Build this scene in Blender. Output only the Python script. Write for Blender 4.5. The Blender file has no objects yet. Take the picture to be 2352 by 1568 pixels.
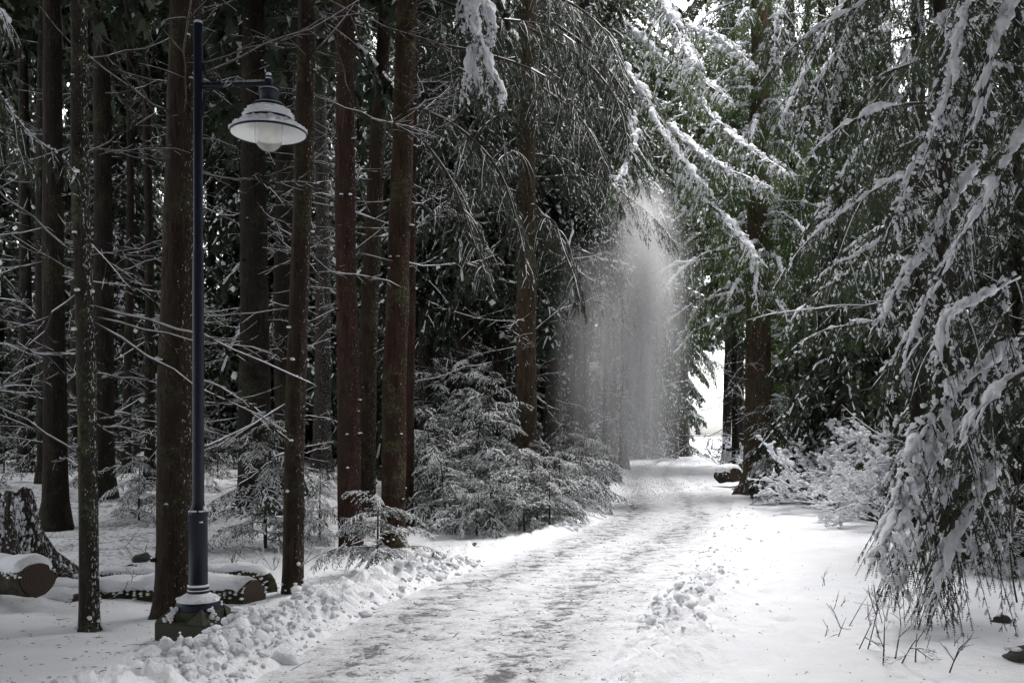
import bpy, bmesh, math, random
import numpy as np
from mathutils import Vector, Matrix

# ------------------------------------------------------------------ camera, light, exposure
scene = bpy.context.scene
cam_d = bpy.data.cameras.new("camera"); cam = bpy.data.objects.new("camera", cam_d)
scene.collection.objects.link(cam); scene.camera = cam
EYE = 1.6
cam.location = (0, 0, EYE); cam.rotation_euler = (math.radians(90), 0, 0)
cam_d.sensor_width = 36.0; cam_d.lens = 33.0; cam_d.shift_y = 0.0885; cam_d.clip_end = 600
world = bpy.data.worlds.new("World"); scene.world = world; world.use_nodes = True
wn = world.node_tree.nodes; wl = world.node_tree.links
for n in list(wn): wn.remove(n)
SUN_EL, SUN_AZ = math.radians(66), math.radians(25)     # azimuth from +Y towards +X
sky = wn.new("ShaderNodeTexSky"); sky.sky_type = 'NISHITA'; sky.sun_disc = False
sky.sun_elevation = SUN_EL; sky.sun_rotation = SUN_AZ; sky.dust_density = 3.0; sky.air_density = 1.0
hsv = wn.new("ShaderNodeHueSaturation"); hsv.inputs['Saturation'].default_value = 0.16
bg = wn.new("ShaderNodeBackground"); bg.inputs[1].default_value = 0.15
wo = wn.new("ShaderNodeOutputWorld")
wl.new(sky.outputs[0], hsv.inputs['Color']); wl.new(hsv.outputs[0], bg.inputs[0]); wl.new(bg.outputs[0], wo.inputs[0])
sun_d = bpy.data.lights.new("sun", 'SUN'); sun = bpy.data.objects.new("sun", sun_d); scene.collection.objects.link(sun)
sun_d.energy = 1.5; sun_d.angle = math.radians(40); sun_d.color = (1.0, 0.975, 0.95)
sdir = Vector((math.sin(SUN_AZ)*math.cos(SUN_EL), math.cos(SUN_AZ)*math.cos(SUN_EL), math.sin(SUN_EL)))
sun.rotation_euler = sdir.to_track_quat('Z', 'Y').to_euler()
scene.view_settings.view_transform = 'Standard'; scene.view_settings.look = 'None'
scene.view_settings.gamma = 1.0; scene.view_settings.use_curve_mapping = False
scene.view_settings.exposure = 1.98
scene.render.engine = 'CYCLES'
scene.cycles.max_bounces = 6; scene.cycles.diffuse_bounces = 3; scene.cycles.volume_bounces = 1
scene.cycles.transparent_max_bounces = 8

F, CX, HZ = 2154.0, 1176.0, 992.5      # photograph measured on a 2352 px wide view
def at(x, y, Y): return np.array([(x-CX)/F*Y, Y, EYE+(HZ-y)/F*Y])
def gx(x, Y): return (x-CX)/F*Y

COL = scene.collection
def link(o, parent=None):
    COL.objects.link(o)
    if parent is not None: o.parent = parent
    return o
def tag(o, label=None, cat=None, group=None, kind=None):
    if label: o['label'] = label
    if cat: o['category'] = cat
    if group: o['group'] = group
    if kind: o['kind'] = kind
    return o
def empty(name, loc, label, cat, group=None):
    o = bpy.data.objects.new(name, None); o.empty_display_size = 0.1; o.location = loc
    link(o); return tag(o, label, cat, group)

# ------------------------------------------------------------------ noise
def _h(i, j, k, s):
    n = (i*374761393 + j*668265263 + k*2147483647 + s*974634777) & 0xffffffff
    n = ((n ^ (n >> 13))*1274126177) & 0xffffffff
    n = (n ^ (n >> 16))
    return (n & 0xffff)/65535.0*2-1
def vnoise(p, seed=0):
    p = np.asarray(p, float); f = np.floor(p); u = p-f; u = u*u*(3-2*u); f = f.astype(np.int64)
    r = 0
    for a in (0, 1):
        wa = u[..., 0] if a else 1-u[..., 0]
        for b in (0, 1):
            wb = u[..., 1] if b else 1-u[..., 1]
            for c in (0, 1):
                wc = u[..., 2] if c else 1-u[..., 2]
                r = r + wa*wb*wc*_h(f[..., 0]+a, f[..., 1]+b, f[..., 2]+c, seed)
    return r
def fbm(p, octv=4, seed=0):
    r = 0; a = 1.0; p = np.asarray(p, float)
    for o in range(octv):
        r = r + a*vnoise(p*(2.03**o)+o*7.3, seed+o); a *= 0.5
    return r

# ------------------------------------------------------------------ materials
MATS = {}
def newmat(name):
    m = bpy.data.materials.new(name); m.use_nodes = True; MATS[name] = m
    nt = m.node_tree; b = nt.nodes['Principled BSDF']
    return m, nt, b
def N(nt, t, **kw):
    n = nt.nodes.new(t)
    for k, v in kw.items(): setattr(n, k, v)
    return n
def ramp(nt, src, stops):
    r = N(nt, 'ShaderNodeValToRGB'); e = r.color_ramp.elements
    while len(e) < len(stops): e.new(0.5)
    for q, (pos, c) in zip(e, stops):
        q.position = pos; q.color = (c, c, c, 1) if not isinstance(c, tuple) else (*c, 1)
    nt.links.new(src, r.inputs[0]); return r
def noise(nt, vec, scale, detail=4, rough=0.55, dist=0.0, out='Fac'):
    n = N(nt, 'ShaderNodeTexNoise'); n.inputs['Scale'].default_value = scale
    n.inputs['Detail'].default_value = detail; n.inputs['Roughness'].default_value = rough
    n.inputs['Distortion'].default_value = dist
    if vec is not None: nt.links.new(vec, n.inputs['Vector'])
    return n.outputs[out]
def mapping(nt, scale, out='Object'):
    tc = N(nt, 'ShaderNodeTexCoord'); mp = N(nt, 'ShaderNodeMapping')
    mp.inputs['Scale'].default_value = scale; nt.links.new(tc.outputs[out], mp.inputs[0]); return mp.outputs[0]
def mix(nt, fac, a, b, mode='MIX'):
    m = N(nt, 'ShaderNodeMix', data_type='RGBA', blend_type=mode)
    for i, v in ((0, fac), (6, a), (7, b)):
        if hasattr(v, 'is_linked') or hasattr(v, 'links'): nt.links.new(v, m.inputs[i])
        else: m.inputs[i].default_value = v if i == 0 else (*v, 1)
    return m.outputs[2]
def mth(nt, op, a, b=None, clamp=False):
    m = N(nt, 'ShaderNodeMath', operation=op, use_clamp=clamp)
    for i, v in ((0, a), (1, b)):
        if v is None: continue
        if isinstance(v, (int, float)): m.inputs[i].default_value = v
        else: nt.links.new(v, m.inputs[i])
    return m.outputs[0]
def bump(nt, b, h, strength, dist):
    n = N(nt, 'ShaderNodeBump'); n.inputs['Strength'].default_value = strength; n.inputs['Distance'].default_value = dist
    nt.links.new(h, n.inputs['Height']); nt.links.new(n.outputs[0], b.inputs['Normal'])

SNOWC = (0.84, 0.85, 0.885)
def bark(name, c1, c2, c3, lichen, speck, side):
    m, nt, b = newmat(name)
    v = mapping(nt, (1, 1, 0.16)); v1 = mapping(nt, (1, 1, 1)); v2 = mapping(nt, (1, 1, 0.45))
    fur = noise(nt, v, 19, 5, 0.7, 0.8)
    flake = noise(nt, v2, 34, 4, 0.6, 0.4)
    c = mix(nt, ramp(nt, fur, [(0.36, 0.0), (0.66, 1.0)]).outputs[0], c1, c2)
    c = mix(nt, ramp(nt, noise(nt, v1, 3.1, 3), [(0.42, 0.0), (0.68, 1.0)]).outputs[0], c, c3)
    lm = mth(nt, 'MULTIPLY', ramp(nt, noise(nt, v1, 2.3, 5, 0.7), [(0.5, 0.0), (0.6, 1.0)]).outputs[0],
             ramp(nt, noise(nt, v1, 30, 3), [(0.42, 0.0), (0.55, 1.0)]).outputs[0])
    lm = mth(nt, 'MULTIPLY', lm, lichen)
    c = mix(nt, lm, c, (0.095, 0.105, 0.05))
    # wind blown snow stuck in the bark, thicker on the windward side
    geo = N(nt, 'ShaderNodeNewGeometry'); sx = N(nt, 'ShaderNodeSeparateXYZ'); nt.links.new(geo.outputs['True Normal'], sx.inputs[0])
    w = mth(nt, 'MULTIPLY', mth(nt, 'ADD', sx.outputs['X'], 0.1, True), side)
    sp = noise(nt, v2, 60, 4, 0.7)
    thr = mth(nt, 'ADD', mth(nt, 'ADD', sp, mth(nt, 'MULTIPLY', w, 0.11)), speck)
    sm = ramp(nt, thr, [(0.70, 0.0), (0.735, 1.0)]).outputs[0]
    c = mix(nt, sm, c, SNOWC)
    nt.links.new(c, b.inputs['Base Color']); b.inputs['Roughness'].default_value = 0.9
    b.inputs['Specular IOR Level'].default_value = 0.2
    hh = mth(nt, 'ADD', mth(nt, 'MULTIPLY', fur, 1.0), mth(nt, 'MULTIPLY', flake, 0.7))
    hh = mth(nt, 'ADD', hh, mth(nt, 'MULTIPLY', sm, 0.5))
    bump(nt, b, hh, 1.0, 0.05)
    return m
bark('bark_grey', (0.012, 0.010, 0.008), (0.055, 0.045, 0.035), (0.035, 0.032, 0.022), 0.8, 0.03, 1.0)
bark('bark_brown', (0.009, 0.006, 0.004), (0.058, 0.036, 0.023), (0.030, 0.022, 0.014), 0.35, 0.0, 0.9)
bark('bark_lit', (0.020, 0.013, 0.009), (0.115, 0.075, 0.050), (0.060, 0.045, 0.028), 0.4, 0.0, 0.4)  # lighter copy of bark_brown: light falling on the trunk put into its colour
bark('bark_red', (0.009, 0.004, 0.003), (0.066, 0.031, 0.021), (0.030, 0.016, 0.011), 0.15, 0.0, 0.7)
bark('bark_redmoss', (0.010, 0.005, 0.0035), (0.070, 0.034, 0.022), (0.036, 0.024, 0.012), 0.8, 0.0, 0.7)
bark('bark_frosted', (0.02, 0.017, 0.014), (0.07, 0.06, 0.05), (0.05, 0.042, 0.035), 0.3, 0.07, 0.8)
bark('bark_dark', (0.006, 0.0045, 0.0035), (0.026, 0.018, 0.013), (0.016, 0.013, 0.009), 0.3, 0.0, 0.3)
bark('bark_moss', (0.018, 0.013, 0.007), (0.045, 0.036, 0.016), (0.05, 0.06, 0.018), 1.0, 0.03, 0.2)

m, nt, b = newmat('twig_wood')
b.inputs['Base Color'].default_value = (0.035, 0.025, 0.018, 1); b.inputs['Roughness'].default_value = 0.85

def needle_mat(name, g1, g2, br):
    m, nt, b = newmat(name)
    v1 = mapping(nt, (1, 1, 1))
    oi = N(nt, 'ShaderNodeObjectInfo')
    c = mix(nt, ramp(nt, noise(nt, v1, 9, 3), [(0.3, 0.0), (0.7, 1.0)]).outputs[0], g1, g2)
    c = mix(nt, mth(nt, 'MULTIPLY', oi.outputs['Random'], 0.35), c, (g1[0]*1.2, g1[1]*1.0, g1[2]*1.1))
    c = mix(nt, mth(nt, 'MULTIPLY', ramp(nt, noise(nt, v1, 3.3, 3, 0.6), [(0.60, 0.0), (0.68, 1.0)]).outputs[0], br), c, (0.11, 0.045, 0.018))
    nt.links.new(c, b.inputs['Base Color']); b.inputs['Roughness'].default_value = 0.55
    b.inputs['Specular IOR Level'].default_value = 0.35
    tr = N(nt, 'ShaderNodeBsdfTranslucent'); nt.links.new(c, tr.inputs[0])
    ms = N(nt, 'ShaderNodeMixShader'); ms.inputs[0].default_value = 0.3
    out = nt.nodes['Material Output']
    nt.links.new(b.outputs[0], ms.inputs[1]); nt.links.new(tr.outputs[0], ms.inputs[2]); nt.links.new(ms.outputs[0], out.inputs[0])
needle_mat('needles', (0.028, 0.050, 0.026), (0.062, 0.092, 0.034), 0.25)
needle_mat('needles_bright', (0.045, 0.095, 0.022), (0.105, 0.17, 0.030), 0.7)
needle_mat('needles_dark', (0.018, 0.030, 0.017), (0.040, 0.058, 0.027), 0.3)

m, nt, b = newmat('snow')
v1 = mapping(nt, (1, 1, 1))
b.inputs['Base Color'].default_value = (*SNOWC, 1); b.inputs['Roughness'].default_value = 0.75
b.inputs['Specular IOR Level'].default_value = 0.25
bump(nt, b, mth(nt, 'ADD', noise(nt, v1, 30, 5, 0.65), mth(nt, 'MULTIPLY', noise(nt, v1, 95, 3, 0.6), 0.4)), 0.8, 0.03)
m.node_tree.nodes  # keep

m, nt, b = newmat('snow_ground')
v1 = mapping(nt, (1, 1, 1))
dirt = ramp(nt, noise(nt, v1, 46, 3, 0.6), [(0.70, 0.0), (0.76, 1.0)]).outputs[0]
dirt = mth(nt, 'MULTIPLY', dirt, ramp(nt, noise(nt, v1, 1.7, 3, 0.6), [(0.46, 0.0), (0.66, 0.8)]).outputs[0])
sg_ = N(nt, 'ShaderNodeSeparateXYZ'); nt.links.new(v1, sg_.inputs[0])
dl_ = mth(nt, 'SUBTRACT', mth(nt, 'SUBTRACT', mth(nt, 'MULTIPLY', sg_.outputs['Y'], 0.27), 3.6), sg_.outputs['X'])      # metres into the wood from the path
wood_ = mth(nt, 'MULTIPLY', mth(nt, 'MULTIPLY', mth(nt, 'SUBTRACT', dl_, 1.6), 0.3, True), mth(nt, 'MULTIPLY', mth(nt, 'SUBTRACT', sg_.outputs['Y'], 8.5), 0.25, True))
deb = ramp(nt, mth(nt, 'ADD', mth(nt, 'MULTIPLY', noise(nt, v1, 17, 5, 0.7), 0.7), mth(nt, 'MULTIPLY', noise(nt, v1, 2.6, 3), 0.3)), [(0.50, 0.0), (0.57, 1.0)]).outputs[0]
dirt = mth(nt, 'MAXIMUM', dirt, mth(nt, 'MULTIPLY', deb, mth(nt, 'MULTIPLY', wood_, 0.85)))
tone = mix(nt, ramp(nt, noise(nt, v1, 2.1, 4), [(0.3, 0.0), (0.7, 1.0)]).outputs[0], (0.78, 0.79, 0.83), (0.86, 0.865, 0.89))
nt.links.new(mix(nt, dirt, tone, (0.11, 0.085, 0.06)), b.inputs['Base Color'])
b.inputs['Roughness'].default_value = 0.7; b.inputs['Specular IOR Level'].default_value = 0.25
hh = mth(nt, 'ADD', mth(nt, 'MULTIPLY', noise(nt, v1, 6, 6, 0.62), 1.0), mth(nt, 'MULTIPLY', noise(nt, v1, 45, 4, 0.6), 0.22))
bump(nt, b, hh, 0.7, 0.06)

m, nt, b = newmat('path_snow')
tc = N(nt, 'ShaderNodeTexCoord'); v1 = mapping(nt, (1, 1, 1)); vs = mapping(nt, (1.0, 0.32, 1), 'UV')   # UV: metres across, metres along
sx = N(nt, 'ShaderNodeSeparateXYZ'); nt.links.new(tc.outputs['UV'], sx.inputs[0])
worn = noise(nt, v1, 5.2, 6, 0.68, 0.3); fine = noise(nt, v1, 24, 5, 0.7, 0.2)
streak = noise(nt, vs, 3.0, 5, 0.6)
def lane(cx_, wd):
    d = mth(nt, 'ABSOLUTE', mth(nt, 'SUBTRACT', mth(nt, 'ADD', sx.outputs['X'], mth(nt, 'MULTIPLY', mth(nt, 'SUBTRACT', noise(nt, vs, 0.5, 2), 0.5), 0.6)), cx_))
    return mth(nt, 'SUBTRACT', 1.0, mth(nt, 'DIVIDE', d, wd), True)
lanes = mth(nt, 'MAXIMUM', mth(nt, 'MAXIMUM', lane(0.55, 0.5), lane(1.65, 0.55)), mth(nt, 'MULTIPLY', lane(2.5, 0.4), 0.6))
s = mth(nt, 'ADD', mth(nt, 'MULTIPLY', worn, 0.55), mth(nt, 'MULTIPLY', fine, 0.32))
s = mth(nt, 'ADD', s, mth(nt, 'MULTIPLY', streak, 0.15)); s = mth(nt, 'ADD', s, mth(nt, 'MULTIPLY', lanes, 0.09))
grey = ramp(nt, s, [(0.50, 0.0), (0.60, 0.75), (0.68, 1.0)]).outputs[0]
dark = ramp(nt, s, [(0.605, 0.0), (0.665, 1.0)]).outputs[0]
at_ = N(nt, 'ShaderNodeAttribute'); at_.attribute_name = 'edge'
em = mth(nt, 'ADD', mth(nt, 'MULTIPLY', at_.outputs['Fac'], 6.0), mth(nt, 'MULTIPLY', mth(nt, 'SUBTRACT', noise(nt, v1, 2.0, 4), 0.5), 1.6), True)
grey = mth(nt, 'MULTIPLY', grey, em); dark = mth(nt, 'MULTIPLY', dark, em)
c = mix(nt, grey, mix(nt, em, (0.81, 0.82, 0.855), (0.66, 0.67, 0.70)), (0.38, 0.375, 0.385))
c = mix(nt, mth(nt, 'MULTIPLY', dark, 0.9), c, (0.135, 0.128, 0.128))
nt.links.new(c, b.inputs['Base Color'])
rr = N(nt, 'ShaderNodeMapRange'); nt.links.new(dark, rr.inputs[0]); rr.inputs[3].default_value = 0.6; rr.inputs[4].default_value = 0.35
nt.links.new(rr.outputs[0], b.inputs['Roughness']); b.inputs['Specular IOR Level'].default_value = 0.3
hh = mth(nt, 'SUBTRACT', mth(nt, 'ADD', mth(nt, 'MULTIPLY', worn, 0.8), mth(nt, 'MULTIPLY', fine, 0.35)), mth(nt, 'MULTIPLY', dark, 0.5))
hh = mth(nt, 'MULTIPLY', hh, -1.0)
bump(nt, b, hh, 0.75, 0.05)

m, nt, b = newmat('navy_metal')
b.inputs['Base Color'].default_value = (0.005, 0.009, 0.020, 1); b.inputs['Specular IOR Level'].default_value = 0.3; b.inputs['Roughness'].default_value = 0.48
v1 = mapping(nt, (1, 1, 0.25)); bump(nt, b, noise(nt, v1, 16, 4), 0.15, 0.01)
m, nt, b = newmat('white_enamel')
v1 = mapping(nt, (1, 1, 1))
nt.links.new(mix(nt, ramp(nt, noise(nt, v1, 26, 4, 0.7), [(0.66, 0.0), (0.72, 1.0)]).outputs[0], (0.80, 0.80, 0.78), (0.16, 0.13, 0.10)), b.inputs['Base Color'])
b.inputs['Roughness'].default_value = 0.45
m, nt, b = newmat('white_plate'); b.inputs['Base Color'].default_value = (0.75, 0.75, 0.75, 1); b.inputs['Roughness'].default_value = 0.5
m, nt, b = newmat('frosted_glass')
b.inputs['Base Color'].default_value = (0.88, 0.88, 0.86, 1); b.inputs['Roughness'].default_value = 0.3
b.inputs['Transmission Weight'].default_value = 0.8; b.inputs['IOR'].default_value = 1.05
m, nt, b = newmat('bulb_glass'); b.inputs['Base Color'].default_value = (0.72, 0.70, 0.62, 1); b.inputs['Roughness'].default_value = 0.25
m, nt, b = newmat('mossy_stone')
v1 = mapping(nt, (1, 1, 1))
c = mix(nt, ramp(nt, noise(nt, v1, 7, 5, 0.65), [(0.35, 0.0), (0.65, 1.0)]).outputs[0], (0.045, 0.042, 0.030), (0.038, 0.045, 0.022))
nt.links.new(c, b.inputs['Base Color']); b.inputs['Roughness'].default_value = 0.9
bump(nt, b, noise(nt, v1, 30, 5, 0.7), 0.6, 0.02)
m, nt, b = newmat('cut_wood')
tc = N(nt, 'ShaderNodeTexCoord'); wv = N(nt, 'ShaderNodeTexWave', wave_type='RINGS', rings_direction='X')
wv.inputs['Scale'].default_value = 14; wv.inputs['Distortion'].default_value = 2.5; wv.inputs['Detail'].default_value = 3
nt.links.new(tc.outputs['Object'], wv.inputs[0])
nt.links.new(mix(nt, wv.outputs['Fac'], (0.032, 0.021, 0.013), (0.062, 0.042, 0.026)), b.inputs['Base Color']); b.inputs['Roughness'].default_value = 0.85
m, nt, b = newmat('dark_rock')
v1 = mapping(nt, (1, 1, 1))
nt.links.new(mix(nt, noise(nt, v1, 8, 4), (0.03, 0.028, 0.025), (0.09, 0.085, 0.075)), b.inputs['Base Color']); b.inputs['Roughness'].default_value = 0.9
bump(nt, b, noise(nt, v1, 14, 5), 0.7, 0.03)
m, nt, b = newmat('dry_leaf'); b.inputs['Base Color'].default_value = (0.12, 0.055, 0.025, 1); b.inputs['Roughness'].default_value = 0.8

# ------------------------------------------------------------------ geometry accumulators
class Geo:
    def __init__(s): s.V = []; s.T = []; s.M = []; s.n = 0; s.names = []
    def mi(s, name):
        if name not in s.names: s.names.append(name)
        return s.names.index(name)
    def add(s, V, T, mat):
        V = np.asarray(V, float).reshape(-1, 3); T = np.asarray(T, np.int64).reshape(-1, 3)
        if len(T) == 0: return
        s.V.append(V); s.T.append(T+s.n); s.M.append(np.full(len(T), s.mi(mat), np.int32)); s.n += len(V)
    def arrays(s): return np.concatenate(s.V), np.concatenate(s.T), np.concatenate(s.M)
    def merge(s, o, R=None, t=(0, 0, 0)):
        V, T, M = o if isinstance(o, tuple) else o.arrays()
        if R is not None: V = V @ np.asarray(R).T
        s.V.append(V+np.asarray(t)); s.T.append(T+s.n); s.M.append(M); s.n += len(V)
    def mesh(s, name, smooth=True):
        V, T, M = s.arrays(); me = bpy.data.meshes.new(name)
        me.vertices.add(len(V)); me.vertices.foreach_set('co', V.astype(np.float32).ravel())
        me.loops.add(len(T)*3); me.loops.foreach_set('vertex_index', T.astype(np.int32).ravel())
        me.polygons.add(len(T)); me.polygons.foreach_set('loop_start', np.arange(0, len(T)*3, 3, dtype=np.int32))
        me.polygons.foreach_set('loop_total', np.full(len(T), 3, np.int32))
        for nme in s.names: me.materials.append(MATS[nme])
        me.polygons.foreach_set('material_index', M)
        me.polygons.foreach_set('use_smooth', np.full(len(T), smooth))
        me.update(calc_edges=True); return me
    def obj(s, name, parent=None, smooth=True, loc=None):
        o = bpy.data.objects.new(name, s.mesh(name, smooth))
        if loc is not None: o.location = loc
        return link(o, parent)
def inst(name, me, parent=None, loc=(0, 0, 0), rot=(0, 0, 0), sc=(1, 1, 1)):
    o = bpy.data.objects.new(name, me); o.location = loc; o.rotation_euler = rot
    o.scale = sc if hasattr(sc, '__len__') else (sc, sc, sc)
    return link(o, parent)

def nrm(v): return v/np.maximum(np.linalg.norm(v, axis=-1, keepdims=True), 1e-9)
def frames(P):
    T = nrm(np.gradient(P, axis=0)); Z = np.array([0, 0, 1.0])
    S = np.cross(T, Z); l = np.linalg.norm(S, axis=1, keepdims=True)
    S = np.where(l < 0.15, np.array([1.0, 0.2, 0]), S); S = S-T*np.sum(S*T, 1, keepdims=True); S = nrm(S)
    return T, S, nrm(np.cross(S, T))
def tube(g, P, R, ns, mat, cap=False):
    P = np.asarray(P, float); R = np.broadcast_to(np.asarray(R, float), (len(P),))
    T, S, U = frames(P); a = np.arange(ns)/ns*2*math.pi
    V = P[:, None]+R[:, None, None]*(S[:, None]*np.cos(a)[None, :, None]+U[:, None]*np.sin(a)[None, :, None])
    n = len(P); i = np.arange(n-1)[:, None]*ns; j = np.arange(ns)[None]; k = (np.arange(ns)+1)[None] % ns
    q = np.stack([i+j, i+k, i+ns+k, i+ns+j], -1).reshape(-1, 4)
    tri = np.concatenate([q[:, [0, 1, 2]], q[:, [0, 2, 3]]])
    V = V.reshape(-1, 3)
    if cap:
        V = np.concatenate([V, P[:1], P[-1:]]); m_ = n*ns
        jj = np.arange(ns); kk = (jj+1) % ns
        tri = np.concatenate([tri, np.stack([kk, jj, np.full(ns, m_)], -1), np.stack([jj+(n-1)*ns, kk+(n-1)*ns, np.full(ns, m_+1)], -1)])
    g.add(V, tri, mat)
def lathe(g, prof, ns, mat, c=(0, 0, 0), ph=0.0):
    prof = np.asarray(prof, float); a = np.arange(ns)/ns*2*math.pi+ph
    V = np.stack([prof[:, 0:1]*np.cos(a), prof[:, 0:1]*np.sin(a), np.repeat(prof[:, 1:2], ns, 1)], -1).reshape(-1, 3)+np.asarray(c)
    n = len(prof); i = np.arange(n-1)[:, None]*ns; j = np.arange(ns)[None]; k = (np.arange(ns)+1)[None] % ns
    q = np.stack([i+j, i+k, i+ns+k, i+ns+j], -1).reshape(-1, 4)
    g.add(V, np.concatenate([q[:, [0, 1, 2]], q[:, [0, 2, 3]]]), mat)
def snowline(g, P, r, w, h, rng, keep=0.85):
    """snow lying along the upper side of a twig"""
    T, S, U = frames(P); hz = np.clip(np.sqrt(T[:, 0]**2+T[:, 1]**2)*1.15, 0.25, 1)[:, None]
    n = len(P); k = rng.uniform(0.6, 1.25, (n, 1))*hz; k[0] *= 0.3; k[-1] *= 0.3
    r = np.broadcast_to(np.asarray(r, float), (n,))[:, None]
    L = P+S*w*k+U*r*0.2; R = P-S*w*k+U*r*0.2; C = P+U*(r+h*k)
    V = np.stack([L, C, R], 1).reshape(-1, 3); i = np.arange(n-1)*3
    tri = np.concatenate([np.stack(x, -1) for x in ((i, i+1, i+4), (i, i+4, i+3), (i+1, i+2, i+5), (i+1, i+5, i+4))])
    if keep < 1:
        ok = np.tile(rng.random(n-1) < keep, 4); tri = tri[ok]
    g.add(V, tri, 'snow')
_ico = {}
def ico(sub):
    if sub not in _ico:
        bm = bmesh.new(); bmesh.ops.create_icosphere(bm, subdivisions=sub, radius=1.0)
        V = np.array([v.co[:] for v in bm.verts]); T = np.array([[v.index for v in f.verts] for f in bm.faces]); bm.free(); _ico[sub] = (V, T)
    return _ico[sub]
def chunks(g, C, R, rng, sub=2, flat=0.75, mat='snow', planes=9):
    """broken snow: balls cut by random planes, then roughened"""
    C = np.asarray(C, float).reshape(-1, 3); R = np.broadcast_to(np.asarray(R, float), (len(C),)); V, T = ico(sub); n = len(C)
    W = np.repeat(V[None], n, 0); off = rng.uniform(0, 90, (n, 1, 3))
    for _ in range(planes):
        nn = nrm(rng.normal(0, 1, (n, 1, 3))); h = rng.uniform(0.42, 0.9, (n, 1)); d = np.sum(W*nn, -1); W = W*np.where(d > h, h/np.maximum(d, 1e-6), 1.0)[..., None]
    W = W*(1+0.16*vnoise(V[None]*2.2+off, 5)+0.13*vnoise(V[None]*5+off, 7)+0.08*vnoise(V[None]*11+off, 17))[..., None]*rng.uniform(0.75, 1.35, (n, 1, 3))*R[:, None, None]*1.15
    W[..., 2] *= flat; g.add((W+C[:, None]).reshape(-1, 3), (T[None]+np.arange(n)[:, None, None]*len(V)).reshape(-1, 3), mat)
def ridge(g, P, r, rng, amount=0.7, taper=0.4, up=0.55, ns=8):
    """snow piled along a bough: one lumpy swelling body with gaps"""
    L = np.linalg.norm(np.diff(P, axis=0), axis=1).sum(); n = int(max(6, L/(r*0.36))); Q, _ = resample(P, n); T, S, U = frames(Q); s = np.linspace(0, 1, n); o = rng.uniform(0, 80)
    big = vnoise(np.stack([s*L*1.8+o, s*0+o, s*0], 1), 3); mid = vnoise(np.stack([s*L/(r*2.2)+o, s*0, s*0+o], 1), 4)
    R = r*(1-(1-taper)*s)*np.clip(0.62+0.75*mid, 0.12, 1.4)*np.clip((big+amount)*2.2, 0, 1)*np.clip(s*8+0.4, 0, 1)*np.clip((1-s)*6, 0.15, 1)
    a = np.arange(ns)/ns*2*math.pi; c = Q+S*(r*0.35*vnoise(np.stack([s*L/(r*3)+o, s*0+9, s*0], 1), 6))[:, None]; c[:, 2] += R*up
    q = np.stack(np.broadcast_arrays(np.cos(a)[None]*1.1+o, np.sin(a)[None]*1.1, (s*L/(r*1.3))[:, None]), -1); d = 1+0.40*vnoise(q, 8)+0.32*vnoise(q*2.6, 9)+0.15*vnoise(q*6, 10)
    V = c[:, None]+(R[:, None]*d)[..., None]*(S[:, None]*np.cos(a)[None, :, None]*1.25+np.array([0, 0, 0.35])*np.sin(a)[None, :, None]+U[:, None]*np.sin(a)[None, :, None]*0.6)
    ok = (R[:-1] > r*0.12) | (R[1:] > r*0.12); i = np.arange(n-1)[:, None]*ns; j = np.arange(ns)[None]; k = (j+1) % ns; qd = np.stack([i+j, i+k, i+ns+k, i+ns+j], -1)[ok].reshape(-1, 4)
    if len(qd): g.add(V.reshape(-1, 3), np.concatenate([qd[:, [0, 1, 2]], qd[:, [0, 2, 3]]]), 'snow')
def blobs(g, C, R, rng, sub=2, flat=0.8, mat='snow', rough=0.22, stretch=None):
    """lumpy snow clods: one icosphere per centre, uneven"""
    C = np.asarray(C, float).reshape(-1, 3); R = np.broadcast_to(np.asarray(R, float), (len(C),))
    if len(C) == 0: return
    V, T = ico(sub); n = len(C)
    off = rng.uniform(0, 60, (n, 1, 3)); d = 1+rough*vnoise(V[None]*1.6+off, 5)+rough*0.5*vnoise(V[None]*3.7+off, 9)
    W = V[None]*d[..., None]*R[:, None, None]
    sc = rng.uniform(0.8, 1.25, (n, 1, 3)); sc[..., 2] *= flat
    if stretch is not None: sc = sc*stretch[:, None, :]
    W = W*sc+C[:, None]
    g.add(W.reshape(-1, 3), (T[None]+np.arange(n)[:, None, None]*len(V)).reshape(-1, 3), mat)

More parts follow.
